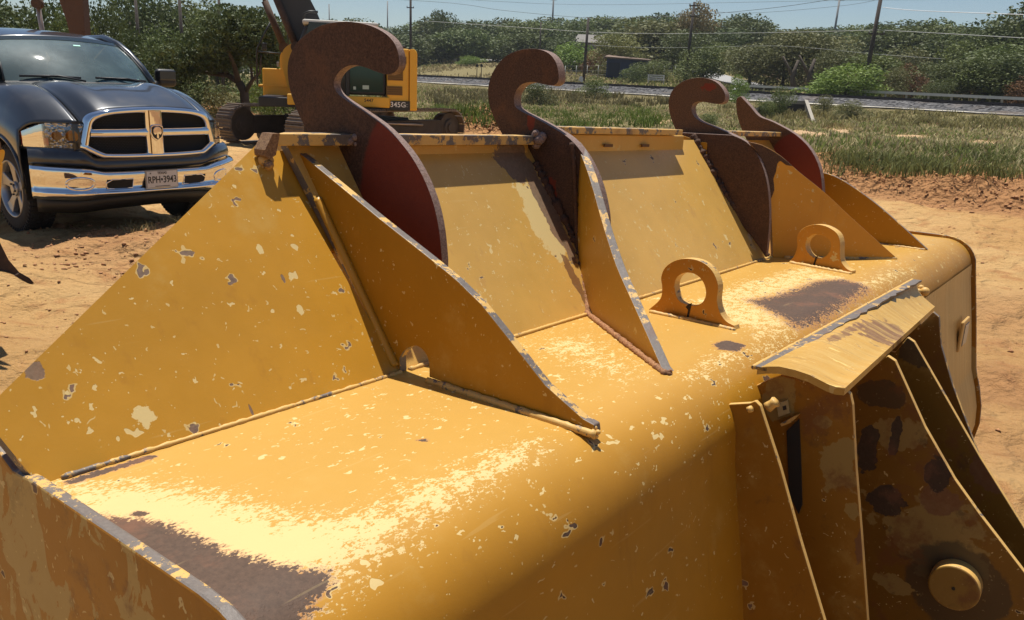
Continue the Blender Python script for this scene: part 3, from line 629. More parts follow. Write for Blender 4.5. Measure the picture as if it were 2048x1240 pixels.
# ------------------------------------------------------------ terrain
def v2(p): return np.array((p.x, p.y))
RL = at_dist(850, 150, 100); RR = at_dist(2048, 207, 60)            # far-side rail, left and right
rd = v2(RR)-v2(RL); rlen = np.linalg.norm(rd); rd = rd/rlen; rn = np.array((-rd[1], rd[0]));
if rn[1] < 0: rn = -rn
BL_ = v2(ground_at(1640, 372)); BR_ = v2(ground_at(2048, 432)); bd = (BR_-BL_)/np.linalg.norm(BR_-BL_); bn = np.array((-bd[1], bd[0]))
if bn[1] < 0: bn = -bn
def sstep(x, a, b): t = np.clip((x-a)/(b-a), 0, 1); return t*t*(3-2*t)
_rs = np.random.RandomState(5)
_K = [(_rs.randn(2)*f, _rs.rand()*6.28, a) for f, a, n in ((.05, .35, 5), (.14, .10, 6), (.5, .030, 8)) for _ in range(n)]
_K2 = [(_rs.randn(2)*f, _rs.rand()*6.28, a) for f, a, n in ((1.6, .014, 10), (4.5, .006, 16), (11., .0030, 20)) for _ in range(n)]
_K3 = [(_rs.randn(2)*f, _rs.rand()*6.28, a) for f, a, n in ((3.0, .022, 8), (7., .014, 12)) for _ in range(n)]
def terr(x, y):
    x = np.asarray(x, float); y = np.asarray(y, float)
    s = (x-RL.x)*rn[0]+(y-RL.y)*rn[1]; a = ((x-RL.x)*rd[0]+(y-RL.y)*rd[1])/rlen; a = np.clip(a, -.6, 1.5)
    railz = 1.89+(1.49-1.89)*a; basez = 1.12+(.88-1.12)*a
    b = np.maximum((x-BL_[0])*bn[0]+(y-BL_[1])*bn[1], (y-27.5+1.2*np.sin(x*.5))*.8)
    t = np.clip((b-1)/np.maximum(b-s+.001-5, 1), 0, 1)      # 0 at the berm, 1 at the foot of the ballast
    dk = np.sin(x*.9+y*.35)*.5+np.sin(x*.37-y*.21+1)*.5
    wr = sstep(x, 1.5, 4.5)
    h = np.where(b < 0, 0, basez*t**1.5*.98)
    h = h + (.10+.32*wr)*(sstep(b, -.1, .8))*(1-sstep(b, 4, 25))*(1+.25*dk)*wr
    # field swell
    und = sum(k[2]*np.sin(x*k[0][0]+y*k[0][1]+k[1]) for k in _K)
    h = h + und*sstep(b, 1, 9)*(1-sstep(s, -20, -9))*.22
    emb = railz-.42-basez
    h = h + np.where(s > -6, emb*sstep(s, -5.2, -2.4), 0)
    h = h + np.where(s > 2.0, -.5*sstep(s, 2.2, 4.0) + (.043+.040*np.clip(1-a,0,1.3))*np.minimum(np.maximum(s-6, 0), 95), 0)
    micro = sum(k[2]*np.sin(x*k[0][0]+y*k[0][1]+k[1]+np.sin(x*1.3+y)*.8) for k in _K2)
    rg = sum(k[2]*np.sin(x*k[0][0]+y*k[0][1]+k[1]+1.5*np.sin(x*2.1-y*1.7)) for k in _K3)
    h = h + rg*wr*sstep(b, -.35, .15)*(1-sstep(b, 1.3, 2.2))
    return h + micro*(1-sstep(b, 4, 12))
# piles and ruts placed by hand: (x, y, radius, height)
def gp(u, v): p = ground_at(u, v); return (p.x, p.y)
_q = at_dist(650, 200, 22); EXC0 = (_q.x, _q.y)
PILES = [(*gp(930, 262), 1.3, .55), (*gp(975, 262), .9, .42), (*gp(1010, 268), 1.1, .35), (*gp(430, 232), 1.6, .35), (*gp(70, 520), .35, .07), (*gp(250, 500), .45, .06), (*gp(150, 505), .3, .06), (*gp(2000, 760), .18, .05), (*gp(1975, 640), .5, .06), (*gp(2040, 620), .6, .08)]
CHURN = [(*gp(250, 495), .9, .9), (*gp(60, 500), .5, .8), (*gp(2010, 770), .45, .8), (*gp(1990, 640), .7, .6), (*gp(2040, 900), .4, .5), (*gp(430, 240), 2.2, 1.), (*gp(920, 255), 2.4, .9)]
PILES += [(*gp(330, 475), .25, .05), (*gp(200, 480), .2, .05), (*gp(95, 470), .25, .05), (*gp(290, 510), .3, .06), (*gp(1985, 740), .2, .05), (*gp(2020, 810), .2, .06)]
def height(x, y):
    h = terr(x, y)
    for px, py, r_, hh in PILES:
        d2 = ((x-px)**2+(y-py)**2)/(r_*r_); h = h + hh*np.exp(-d2*1.6)*(1+.35*np.sin(np.asarray(x)*9/r_)*np.sin(np.asarray(y)*7/r_))
    h = h-.20*np.exp(-((x-EXC0[0])**2+(y-EXC0[1])**2)/30.)
    return h
def hz(x, y): return float(height(np.array([x]), np.array([y]))[0])
def smat():
    t = NT('sand'); P = t.obj()
    n1_ = t.noise(P, .35, 6, .6); n2_ = t.noise(P, 3.2, 8, .65); n3_ = t.noise(P, 30, 6, .7); sp = t.noise(P, 150, 3, .7)
    c = t.mix(t.step(n1_, .35, .65), (.46, .262, .098), (.56, .352, .150))
    c = t.mix(t.math('MULTIPLY', t.step(n2_, .50, .68), .7), c, (.36, .165, .062))
    c = t.mix(t.math('MULTIPLY', t.step(n3_, .55, .75), .6), c, (.30, .15, .07))
    c = t.mix(t.math('MULTIPLY', t.step(sp, .5, .75), .35), c, (.62, .46, .30))
    v = t.attr('veg'); vn = t.math('ADD', v, t.math('MULTIPLY', t.math('SUBTRACT', t.noise(P, .5, 7, .7), .5), 1.3))
    g = t.mix(n2_, (.075, .085, .025), (.19, .17, .065)); g = t.mix(t.step(n3_, .4, .6), g, (.11, .10, .04))
    c = t.mix(t.step(vn, .42, .60), c, t.mix(.35, g, (.36, .27, .15)))
    rawd = t.attr('raw'); c = t.mix(t.math('MULTIPLY', rawd, .85), c, t.mix(n3_, (.26, .11, .04), (.44, .23, .11)))
    clod = t.voro(t.mapping(P, scale=(1, 1, 1)), 9, 'F1'); clod2 = t.voro(P, 28, 'F1')
    wv = t.n('ShaderNodeTexWave'); t.l(t.mapping(P, rot=(0, 0, R(35))), wv.inputs[0]); wv.inputs['Scale'].default_value = 1.1; wv.inputs['Distortion'].default_value = 9; wv.inputs['Detail'].default_value = 6; wv.inputs['Detail Scale'].default_value = 2.2
    h = t.math('ADD', t.math('MULTIPLY', n2_, 1.6), t.math('MULTIPLY', n3_, .55)); h = t.math('ADD', h, t.math('MULTIPLY', wv.outputs[1], .55)); h = t.math('ADD', h, t.math('MULTIPLY', clod, t.math('ADD', -.25, t.math('MULTIPLY', rawd, -1.))))
    h = t.math('ADD', h, t.math('MULTIPLY', clod2, -.18))
    t.set(col=c, rough=.95, spec=.1, normal=t.bump(h, 1., .055)); return t.m
def patch(name, xs_, ys_, keep=None):
    X_, Y_ = np.meshgrid(xs_, ys_); Z_ = height(X_, Y_)
    vs = np.stack([X_.ravel(), Y_.ravel(), Z_.ravel()], 1); nx_ = len(xs_); ny_ = len(ys_)
    a = (np.arange(ny_-1)[:, None]*nx_+np.arange(nx_-1)[None, :]).ravel(); F = np.stack([a, a+1, a+nx_+1, a+nx_], 1)
    me = bpy.data.meshes.new(name); me.vertices.add(len(vs)); me.vertices.foreach_set('co', vs.ravel()); me.loops.add(F.size); me.loops.foreach_set('vertex_index', F.ravel()); me.polygons.add(len(F)); me.polygons.foreach_set('loop_start', np.arange(len(F))*4); me.update()
    b = np.maximum((X_-BL_[0])*bn[0]+(Y_-BL_[1])*bn[1], (Y_-27.5+1.2*np.sin(X_*.5))*.8); s = (X_-RL.x)*rn[0]+(Y_-RL.y)*rn[1]
    wr = sstep(X_, 1., 4.)
    veg = sstep(b, 1.2, 3.2)
    dpile = np.zeros_like(b)
    for px, py, r_, hh in PILES[:4]: dpile = np.maximum(dpile, np.exp(-((X_-px)**2+(Y_-py)**2)/(r_*r_*1.8)))
    exc = np.exp(-((X_-EXC[0])**2+(Y_-EXC[1])**2)/22.)
    veg = veg*(1-np.minimum(1, dpile*1.5+exc*1.6))
    at_ = me.attributes.new('veg', 'FLOAT', 'POINT'); at_.data.foreach_set('value', veg.ravel().astype(np.float32))
    chn = np.zeros_like(b)
    for px, py, r_, k_ in CHURN: chn = np.maximum(chn, k_*np.exp(-((X_-px)**2+(Y_-py)**2)/(r_*r_)))
    raw = np.maximum(wr*sstep(b, -.9, -.1)*(1-sstep(b, 1.6, 2.4)), np.maximum(dpile*1.2, chn))
    at_ = me.attributes.new('raw', 'FLOAT', 'POINT'); at_.data.foreach_set('value', np.clip(raw, 0, 1).ravel().astype(np.float32))
    return me
EXC = EXC0
def spaced(stops):
    out = []
    for (a, st), (b, _) in zip(stops, stops[1:]): out += list(np.arange(a, b, st))
    out.append(stops[-1][0]); return np.array(out)
gx = spaced([(-900, 60), (-200, 8), (-60, 2), (-24, .4), (-7, .11), (9, .11), (15, .12), (18, .4), (40, 2), (140, 8), (300, 60), (900, 60)])
gy = spaced([(-60, 6), (-6, .5), (1, .10), (17, .11), (22, .25), (40, .8), (90, 1.2), (160, 4), (320, 40), (1500, 100), (1600, 100)])
g_ = link('ground', patch('ground', gx, gy), smat(), None, True); tag(g_, kind='structure')
# loose clods on the worked sand (nobody could count them)
M_clod = simple('clod', (.40, .20, .09), .95, 0, .35, 30)
def clods():
    rnd = np.random.RandomState(3); V = []; F = []
    base = np.array([(0, 0, 1), (1, 0, 0), (0, 1, 0), (-1, 0, 0), (0, -1, 0), (0, 0, -.5)], float); bf = [(0, 1, 2), (0, 2, 3), (0, 3, 4), (0, 4, 1), (5, 2, 1), (5, 3, 2), (5, 4, 3), (5, 1, 4)]
    pts = []
    for _ in range(9000):                      # berm on the right
        a = rnd.rand()*30-1; b = rnd.randn()*.45+.55; p = BL_+bd*a+bn*b; pts.append((p[0], p[1], .008+.035*rnd.rand()**3))
    for _ in range(1500): pts.append((-6.5+rnd.rand()*5, 4.0+rnd.rand()*3.6, .003+.014*rnd.rand()**3))
    for _ in range(900):
        p = ground_at(60+rnd.rand()*400, 455+rnd.rand()*90); pts.append((p.x+rnd.randn()*.1, p.y+rnd.randn()*.2, .004+.026*rnd.rand()**3))
    for _ in range(1600): pts.append((2.2+rnd.rand()*6, 1.5+rnd.rand()*9, .004+.018*rnd.rand()**3))
    for px, py, r_, hh in PILES[:4]:
        for _ in range(500): pts.append((px+rnd.randn()*r_*.6, py+rnd.randn()*r_*.6, .02+.07*rnd.rand()**3))
    P = np.array(pts); Z = height(P[:, 0], P[:, 1])
    for i, (x, y, r_) in enumerate(pts):
        k = base*(r_*(.35+1.1*rnd.rand(6, 1)))*np.array((1, 1, .6)); o_ = len(V)
        V += [(x+q[0], y+q[1], Z[i]+r_*.15+q[2]) for q in k]; F += [tuple(o_+j for j in f) for f in bf]
    o = link('clods', mesh('clods', V, F), M_clod, None, True); tag(o, 'loose orange dirt clods strewn over the worked sand', 'dirt clods', kind='stuff')
clods()
# ------------------------------------------------------------ railway
def ballast_mat():
    t = NT('ballast'); v = t.voro(t.obj(), 5.5, 'F1', 'Color'); d = t.voro(t.obj(), 5.5); sp = t.n('ShaderNodeSeparateColor'); t.l(v, sp.inputs[0]); n = t.noise(t.obj(), .6, 4)
    c = t.mix(sp.outputs[0], (.02, .02, .023), (.17, .165, .165)); c = t.mix(t.math('MULTIPLY', t.step(n, .5, .7), .4), c, (.20, .15, .11))
    t.set(col=c, rough=.95, spec=.1, normal=t.bump(d, 1., .1)); return t.m
M_ballast = ballast_mat()
M_rail = simple('rail_steel', (.06, .045, .04), .6, .3)
M_pale = simple('pale_limestone', (.62, .57, .46), .95, 0, .2, 3)
def rp(a, s, z): p = v2(RL)+rd*a+rn*s; return Vector((p[0], p[1], z))
def railz(a): return 1.89+(1.49-1.89)*np.clip(a/rlen, -.6, 1.5)
A0, A1 = -70, rlen+70
vs = []; fs = []; cs = [(-6.6, None), (-5.3, None), (-3.4, -.62), (-2.9, -.24), (-.2, -.16), (2.2, -.24), (4.2, -.75)]
na_ = 260; rnd = random.Random(4)
for i in range(na_+1):
    a = A0+(A1-A0)*i/na_
    for k, (s, z) in enumerate(cs[1:]):
        p = rp(a, s, 0); zz = hz(p.x, p.y)+.03 if z is None else max(railz(a)+z, hz(p.x, p.y)+.07); vs.append(Vector((p.x, p.y, zz+rnd.random()*.06)))
K = len(cs)-1
for i in range(na_):
    for k in range(K-1): q = i*K+k; fs.append((q, q+1, q+K+1, q+K))
rail_root = empty('railway_track', loc=rp(rlen/2, 0, 1.2)); tag(rail_root, 'single railway track on a grey stone embankment across the field', 'railway track')
tb = bmesh.new()
def ch(o, root): 
    o.parent = root; o.matrix_parent_inverse = Matrix(); o.location = -root.location; return o
bal = ch(link('ballast', mesh('ballast', vs, fs), M_ballast), rail_root); bal['kind'] = 'stuff'
for s in (-1.7, -.2):
    b = bmesh.new(); pts = [rp(A0+(A1-A0)*i/60, s, float(railz(A0+(A1-A0)*i/60))-.09) for i in range(61)]
    for p, q in zip(pts, pts[1:]):
        d = (q-p); yaw = math.atan2(d.y, d.x); add_box(b, (p+q)/2, (d.length, .09, .20), Matrix.Rotation(yaw, 3, 'Z'))
    ch(bmo('rail', b, M_rail), rail_root)
b = bmesh.new(); rnd = random.Random(8)
for i in range(int((A1-A0)/.9)):
    p = rp(A0+i*.9, -.95, float(railz(A0+i*.9))-.18); add_box(b, p, (.22, 2.6, .12), Matrix.Rotation(math.atan2(rd[1], rd[0]), 3, 'Z'))
sl_ = ch(bmo('sleepers', b, simple('sleeper_wood', (.07, .055, .045), .9)), rail_root); sl_['kind'] = 'stuff'
# pale limestone toe along the foot of the embankment
vs = []; fs = []
for i in range(na_+1):
    a = A0+(A1-A0)*i/na_
    for s in (-6.3+.25*math.sin(i*.7)+.2*math.sin(i*.23), -5.45):
        p = rp(a, s if s < -5.6 else -5.75, 0); vs.append(Vector((p.x, p.y, hz(p.x, p.y)+.14)))
for i in range(na_): fs.append((2*i, 2*i+1, 2*i+3, 2*i+2))
tag(link('gravel_path', mesh('gravel_path', vs, fs), M_pale), kind='structure')
# ------------------------------------------------------------ road beyond the railway
vs = []; fs = []
for i in range(121):
    a = -60+(60+rlen*.45)*i/120; s0 = 14+34*sstep(a, rlen*.75, -10)
    for s in (s0, s0+4.5):
        p = rp(a, s, 0); vs.append(Vector((p.x, p.y, hz(p.x, p.y)+.10)))
for i in range(120): fs.append((2*i, 2*i+1, 2*i+3, 2*i+2))
tag(link('road', mesh('road', vs, fs), simple('pale_road', (.30, .29, .28), .9)), kind='structure')
# guard rail on the right
gr = empty('guard_rail', loc=at_dist(1850, 190, 72)); tag(gr, 'long pale guard rail running behind the railway on the right', 'guard rail')
b = bmesh.new(); G0, G1 = at_dist(1500, 172, 84), at_dist(2120, 201, 66)
add_box(b, (G0+G1)/2-gr.location, ((G1-G0).length, .10, .20), (G1-G0).to_track_quat('X', 'Z').to_matrix()); bmo('beam', b, simple('rail_grey', (.55, .53, .48), .6), gr)
for i in range(16):
    p = G0.lerp(G1, i/15); b = bmesh.new(); add_box(b, p-gr.location+Vector((0, .1, -.4)), (.12, .12, .9)); bmo('post', b, simple('post_grey', (.3, .28, .25)) if i == 0 else bpy.data.materials['post_grey'], gr)
# ------------------------------------------------------------ grass, one sheet of blades
def blades(name, pts, hs, ws, cols, label, cat, lean=.35, seed=1):
    "every point carries one thin bent blade (2 triangles)"
    rnd = np.random.RandomState(seed); n = len(pts); P = np.asarray(pts, float); hs = np.asarray(hs); ws = np.asarray(ws)
    ang = rnd.rand(n)*np.pi*2; wv = np.stack([np.cos(ang), np.sin(ang), np.zeros(n)], 1)*ws[:, None]
    ln = np.stack([rnd.randn(n), rnd.randn(n), np.zeros(n)], 1)*lean
    mid = P+np.stack([ln[:, 0]*hs*.35, ln[:, 1]*hs*.35, hs*.6], 1); tip = P+np.stack([ln[:, 0]*hs, ln[:, 1]*hs, hs*(1-.2*rnd.rand(n))], 1)
    V = np.stack([P-wv, P+wv, mid-wv*.6, mid+wv*.6, tip], 1).reshape(-1, 3)
    i = np.arange(n)*5; F = np.stack([np.stack([i, i+1, i+3], 1), np.stack([i, i+3, i+2], 1), np.stack([i+2, i+3, i+4], 1)], 1).reshape(-1, 3)
    me = bpy.data.meshes.new(name); me.vertices.add(len(V)); me.vertices.foreach_set('co', V.ravel()); me.loops.add(F.size); me.loops.foreach_set('vertex_index', F.ravel().astype(np.int32)); me.polygons.add(len(F)); me.polygons.foreach_set('loop_start', np.arange(len(F))*3); me.update()
    ca_ = me.color_attributes.new('tint', 'FLOAT_COLOR', 'POINT'); C_ = np.concatenate([np.repeat(cols, 5, 0), np.ones((n*5, 1))], 1); ca_.data.foreach_set('color', C_.ravel().astype(np.float32))
    t = NT(name); a = t.n('ShaderNodeVertexColor'); a.layer_name = 'tint'
    t.set(col=a.outputs[0], rough=.75, spec=.2)
    tr = t.n('ShaderNodeBsdfTranslucent'); t.l(a.outputs[0], tr.inputs[0]); ad = t.n('ShaderNodeMixShader'); ad.inputs[0].default_value = .3; t.l(t.b.outputs[0], ad.inputs[1]); t.l(tr.outputs[0], ad.inputs[2])
    t.l(ad.outputs[0], t.t.nodes['Material Output'].inputs[0])
    return tag(link(name, me, t.m), label, cat, kind='stuff')
def vnoise(x, y, f, seed):
    r_ = np.random.RandomState(seed); k = [(r_.randn(2)*f, r_.rand()*6.28) for _ in range(9)]
    return sum(np.sin(x*q[0][0]+y*q[0][1]+q[1]) for q in k)/3.0
def field():
    rnd = np.random.RandomState(11); N = 420000
    # sample in the wedge the photograph looks over and a little beyond it; nearer = denser
    az = (rnd.rand(N)*1.45-.72); D = 10+95*rnd.rand(N)**1.5
    x = np.sin(az)*D; y = np.cos(az)*D
    b = np.maximum((x-BL_[0])*bn[0]+(y-BL_[1])*bn[1], (y-27.5+1.2*np.sin(x*.5))*.8); s = (x-RL.x)*rn[0]+(y-RL.y)*rn[1]
    cover = vnoise(x, y, .45, 1)*.5+vnoise(x, y, 1.6, 2)*.35
    pil = np.zeros(N)
    for px, py, r_, hh in PILES[:4]: pil = np.maximum(pil, np.exp(-((x-px)**2+(y-py)**2)/(r_*r_*1.5)))
    ex = np.exp(-((x-EXC[0])**2+(y-EXC[1])**2)/20.)
    keep = (b > 1.0+rnd.rand(N)*1.2) & (s < -7.5) & (cover+rnd.rand(N)*1.3 > .12) & (pil < .35+rnd.rand(N)*.3) & (ex < .25+.3*rnd.rand(N))
    x, y, D, cover, b, s = [q[keep] for q in (x, y, D, cover, b, s)]; n = len(x); z = height(x, y)
    tall = np.clip(vnoise(x, y, .22, 5), -1, 1)
    h_ = (.07+.12*rnd.rand(n)**2+.12*np.clip(tall, 0, 1))*(1+.4*sstep(b, 10, 30))*(1-.6*sstep(s, -22, -8))*(.55+.45*np.clip(vnoise(x, y, .6, 3)+.5, 0, 1)); w_ = .006+.00075*D
    mixv = vnoise(x, y, .3, 7)*.6+rnd.randn(n)*.45
    green = np.array((.19, .235, .06)); olive = np.array((.32, .30, .12)); straw = np.array((.54, .45, .25)); brown = np.array((.30, .20, .12))
    c = np.where((mixv > .1)[:, None], green, olive); c = np.where((rnd.rand(n) > .52+.2*vnoise(x, y, .9, 8))[:, None], straw, c); c = np.where((rnd.rand(n) > .88)[:, None], brown, c)
    c = c*(.65+.7*rnd.rand(n, 1))
    blades('grass', np.stack([x, y, z-.02], 1), h_, w_, c, 'rough green and straw coloured grass covering the field below the railway', 'grass')
field()
def field2():
    rnd = np.random.RandomState(14); N = 110000; az = (rnd.rand(N)*1.35-.66); D = 65+140*rnd.rand(N); x = np.sin(az)*D; y = np.cos(az)*D; s = (x-RL.x)*rn[0]+(y-RL.y)*rn[1]; a = ((x-RL.x)*rd[0]+(y-RL.y)*rd[1])
    s0 = 14+34*sstep(a, rlen*.75, -10); keep = (s > 5) & (s < 110) & ((s < s0-1) | (s > s0+6)) & (vnoise(x, y, .12, 31)+rnd.rand(N)*1.5 > .3)
    x, y, D, s, s0 = [q[keep] for q in (x, y, D, s, s0)]; n = len(x); z = height(x, y); far = (s > s0+10); mx = vnoise(x, y, .06, 33)+rnd.randn(n)*.5
    c = np.where((mx > .1)[:, None], np.array((.24, .25, .085)), np.array((.34, .27, .14))); c = np.where((far & (rnd.rand(n) > .45))[:, None], np.array((.19, .125, .09)), c)*(.6+.7*rnd.rand(n, 1))
    blades('grass_far', np.stack([x, y, z-.03], 1), (.15+.35*rnd.rand(n)*np.where(far, 2.0, 1)), .03+.0007*D, c, 'dry olive and brown scrub beyond the railway up to the trees', 'grass', .4, 15)
field2()
def march(d):
    k = np.concatenate([np.arange(5, 30, .15), np.arange(30, 110, .6)]); X_ = CAM.x+d.x*k; Y_ = CAM.y+d.y*k; m_ = np.nonzero(CAM.z+d.z*k < height(X_, Y_))[0]
    return CAM+d*float(k[m_[0]]) if len(m_) else None
def weeds(u0, u1, v0, v1, n, h0, h1, col, name, label, seed, w=.02):
    rnd = np.random.RandomState(seed); pts = []; hh = []; ww = []; cc = []
    for _ in range(n):
        u = u0+(u1-u0)*rnd.rand(); v = v0+(v1-v0)*rnd.rand()
        # walk the ray down to the terrain
        d = ray(u, v); hit = march(d)
        if hit is None or (hit.x-RL.x)*rn[0]+(hit.y-RL.y)*rn[1] > -8.5: continue
        cl = rnd.randint(20, 40)
        for _k in range(cl):
            pts.append((hit.x+rnd.randn()*.22, hit.y+rnd.randn()*.22, hz(hit.x, hit.y)-.03)); hh.append(h0+(h1-h0)*rnd.rand()); ww.append(w*(.6+.8*rnd.rand())); cc.append(np.array(col)*(.55+.9*rnd.rand()))
    blades(name, pts, hh, ww, np.array(cc), label, 'weeds', .5, seed)
weeds(1660, 2048, 300, 352, 200, .08, .26, (.15, .16, .055), 'weeds', 'darker weeds crowding the top of the dirt bank on the right', 21, .010)
weeds(1450, 2048, 215, 262, 170, .2, .5, (.24, .21, .09), 'weeds', 'tall olive weeds near the foot of the ballast on the right', 22, .03)
weeds(860, 1340, 185, 215, 160, .3, .7, (.15, .13, .06), 'weeds', 'brownish weeds behind the second hook', 23, .03)
weeds(860, 1330, 215, 258, 150, .2, .45, (.11, .15, .03), 'weeds', 'bright green weeds just over the bucket lip', 24, .015)
# dry tufts in the sand by the pickup
def tufts():
    rnd = np.random.RandomState(9); pts = []; 
    for _ in range(34):
        p = ground_at(250+rnd.rand()*200, 455+rnd.rand()*40)
        for _k in range(16): pts.append((p.x+rnd.randn()*.04, p.y+rnd.randn()*.04, hz(p.x, p.y)-.01))
    n = len(pts); blades('grass_tufts', pts, .04+.09*rnd.rand(n), .002+.002*rnd.rand(n), np.array((.38, .30, .14))*(.5+.7*rnd.rand(n, 1)), 'dry straw tufts in the sand in front of the pickup', 'grass', .7, 5)
tufts()
# ------------------------------------------------------------ trees
def leafmat(name, a, b, warm=(.20, .17, .05), w=.12):
    t = NT(name); oi = t.n('ShaderNodeObjectInfo'); P = t.obj()
    n = t.noise(P, .9, 4, .6); n2 = t.noise(P, 7, 3, .7)
    c = t.mix(t.step(n, .3, .7), a, b); c = t.mix(t.math('MULTIPLY', t.step(n2, .55, .7), .5), c, tuple(x*.45 for x in a)); c = t.mix(t.math('MULTIPLY', oi.outputs['Random'], w*2), c, warm)
    t.set(col=c, rough=.6, spec=.25)
    tr = t.n('ShaderNodeBsdfTranslucent'); t.put(tr.inputs[0], c); ad = t.n('ShaderNodeMixShader'); ad.inputs[0].default_value = .22; t.l(t.b.outputs[0], ad.inputs[1]); t.l(tr.outputs[0], ad.inputs[2])
    t.l(ad.outputs[0], t.t.nodes['Material Output'].inputs[0]); return t.m
LM = {'oak': leafmat('leaf_oak', (.055, .080, .026), (.105, .135, .045)), 'green': leafmat('leaf_green', (.085, .125, .036), (.15, .19, .055)),
      'bright': leafmat('leaf_bright', (.13, .22, .035), (.21, .31, .06)), 'olive': leafmat('leaf_olive', (.12, .13, .05), (.19, .19, .08)), 'dry': leafmat('leaf_dry', (.18, .15, .07), (.30, .22, .10)), 'rust': leafmat('leaf_rust', (.17, .07, .035), (.24, .12, .06)), 'yellowish': leafmat('leaf_yellowish', (.15, .17, .045), (.22, .22, .07))}
M_bark = simple('bark', (.085, .065, .05), .95, 0, .4, 6, .5)
def crown_mesh(seed, n_leaf, leaf, lobes=9, flat=.75, sparse=0.):
    "unit crown (radius 1, height 1..): leaf-sized faces on the shells of many lobes"
    rnd = np.random.RandomState(seed); V = []; L_ = []
    cen = [];
    for k in range(lobes):
        a = rnd.rand()*6.28; r_ = .62*rnd.rand()**.6; zz = rnd.rand()
        cen.append((math.cos(a)*r_*(1-.35*zz), math.sin(a)*r_*(1-.35*zz), -.72+1.4*zz*flat+.1*rnd.randn(), .26+.2*rnd.rand()))
    cen.append((0, 0, .1, .52)); cen.append((.1, -.1, -.45, .5)); cen = np.array(cen); w = cen[:, 3]**2; w /= w.sum()
    idx = rnd.choice(len(cen), n_leaf, p=w); d = rnd.randn(n_leaf, 3); d /= np.linalg.norm(d, axis=1)[:, None]
    rad = cen[idx, 3]*(1.02-.5*rnd.rand(n_leaf)**2.2)
    P = cen[idx, :3]+d*rad[:, None]*np.array((1, 1, .82))
    # twiggy clumping and gaps
    q = np.sin(P[:, 0]*17+seed)*np.sin(P[:, 1]*15+2*seed)*np.sin(P[:, 2]*19)+.4*np.sin(P[:, 0]*41)*np.sin(P[:, 2]*37)
    keep = q > (-.32+sparse)+.2*rnd.randn(n_leaf); P = P[keep]; n = len(P)
    P += rnd.randn(n, 3)*.018
    u = rnd.randn(n, 3); u /= np.linalg.norm(u, axis=1)[:, None]; v = np.cross(u, rnd.randn(n, 3)); v /= np.linalg.norm(v, axis=1)[:, None]
    sz = leaf*(.5+rnd.rand(n))[:, None]
    V = np.stack([P-u*sz, P+v*sz*.62, P+u*sz, P-v*sz*.62], 1).reshape(-1, 3); i = np.arange(n)*4; F = np.stack([i, i+1, i+2, i+3], 1)
    me = bpy.data.meshes.new('crown'); me.vertices.add(len(V)); me.vertices.foreach_set('co', V.ravel()); me.loops.add(F.size); me.loops.foreach_set('vertex_index', F.ravel().astype(np.int32)); me.polygons.add(len(F)); me.polygons.foreach_set('loop_start', np.arange(len(F))*4); me.update()
    lo = np.percentile(V[:, 2], .5); hi = np.percentile(V[:, 2], 99.7); kz = 2/(hi-lo); V[:, 2] = (V[:, 2]-lo)*kz-1; cen[:, 2] = (cen[:, 2]-lo)*kz-1
    kr = 1/np.percentile(np.abs(V[:, :2]), 98); V[:, :2] *= kr; cen[:, :2] *= kr; me.vertices.foreach_set('co', V.ravel()); me.update()
    return me, cen
def trunk_mesh(seed, cen, r0=.055, bend=.25):
    rnd = random.Random(seed); b = bmesh.new(); base = Vector((0, 0, -1.15)); fork = Vector((rnd.uniform(-.1, .1), rnd.uniform(-.1, .1), -.62))
    add_tube(b, [base, base.lerp(fork, .5)+Vector((rnd.uniform(-.03, .03), 0, 0)), fork], [r0*1.4, r0, r0*.85], 7)
    for c in cen[:7]:
        t_ = Vector(c[:3]); mid = fork.lerp(t_, .5)+Vector((rnd.uniform(-bend, bend)*.5, rnd.uniform(-bend, bend)*.5, -.06)); add_tube(b, [fork, fork.lerp(mid, .5), mid, t_], [r0*.7, r0*.5, r0*.36, r0*.12], 5)
    bmesh.ops.recalc_face_normals(b, faces=b.faces); me = bpy.data.meshes.new('trunk'); b.to_mesh(me); b.free(); return me
VAR = {}
for key, seeds, nl, lf, sp in (('far', range(5), 5200, .036, 0), ('mid', range(5, 9), 11000, .024, .05), ('shrub', range(9, 12), 7000, .026, .0)):
    VAR[key] = []
    for sd in seeds:
        cm_, cen = crown_mesh(sd+1, nl, lf, lobes=12 if key != 'shrub' else 8, sparse=sp); VAR[key].append((cm_, trunk_mesh(sd, cen)))
_mat_mesh = {}
def leaf_mesh(me, kind):
    k = (me.name, kind)
    if k not in _mat_mesh: c = me.copy(); c.materials.clear(); c.materials.append(LM[kind]); _mat_mesh[k] = c
    return _mat_mesh[k]
for ms in VAR.values():
    for c_, t_ in ms: t_.materials.append(M_bark)
_tr = random.Random(77)
def tree(u, vtop, wpx, D, kind, var='far', name='tree', label=None, cat='tree', group=None, vbase=None, trunkless=False):
    p = at_dist(u, 200, D); gz_ = hz(p.x, p.y)-.05
    top = at_dist(u, vtop, D); H = max(.6, top.z-gz_)
    rad = wpx/FPX*D/2*1.1
    root = empty(name, loc=(p.x, p.y, gz_)); tag(root, label, cat, group)
    c_, t_ = _tr.choice(VAR[var]); rz = _tr.random()*6.28
    lowk = .0 if trunkless else .04
    hc = H*(1-lowk)/2; scz = hc*1.0
    co = bpy.data.objects.new('crown', leaf_mesh(c_, kind)); COL.objects.link(co); co.parent = root; co.location = (0, 0, H*lowk+hc*.98); co.scale = (rad, rad, scz); co.rotation_euler = (0, 0, rz)
    to = bpy.data.objects.new('trunk', t_); COL.objects.link(to); to.parent = root; zc = (H*lowk+hc*.98)/1.15; to.location = (0, 0, zc*1.15-.05); to.scale = (rad*.9, rad*.9, zc*1.02); to.rotation_euler = (0, 0, rz)
    return root
T = tree
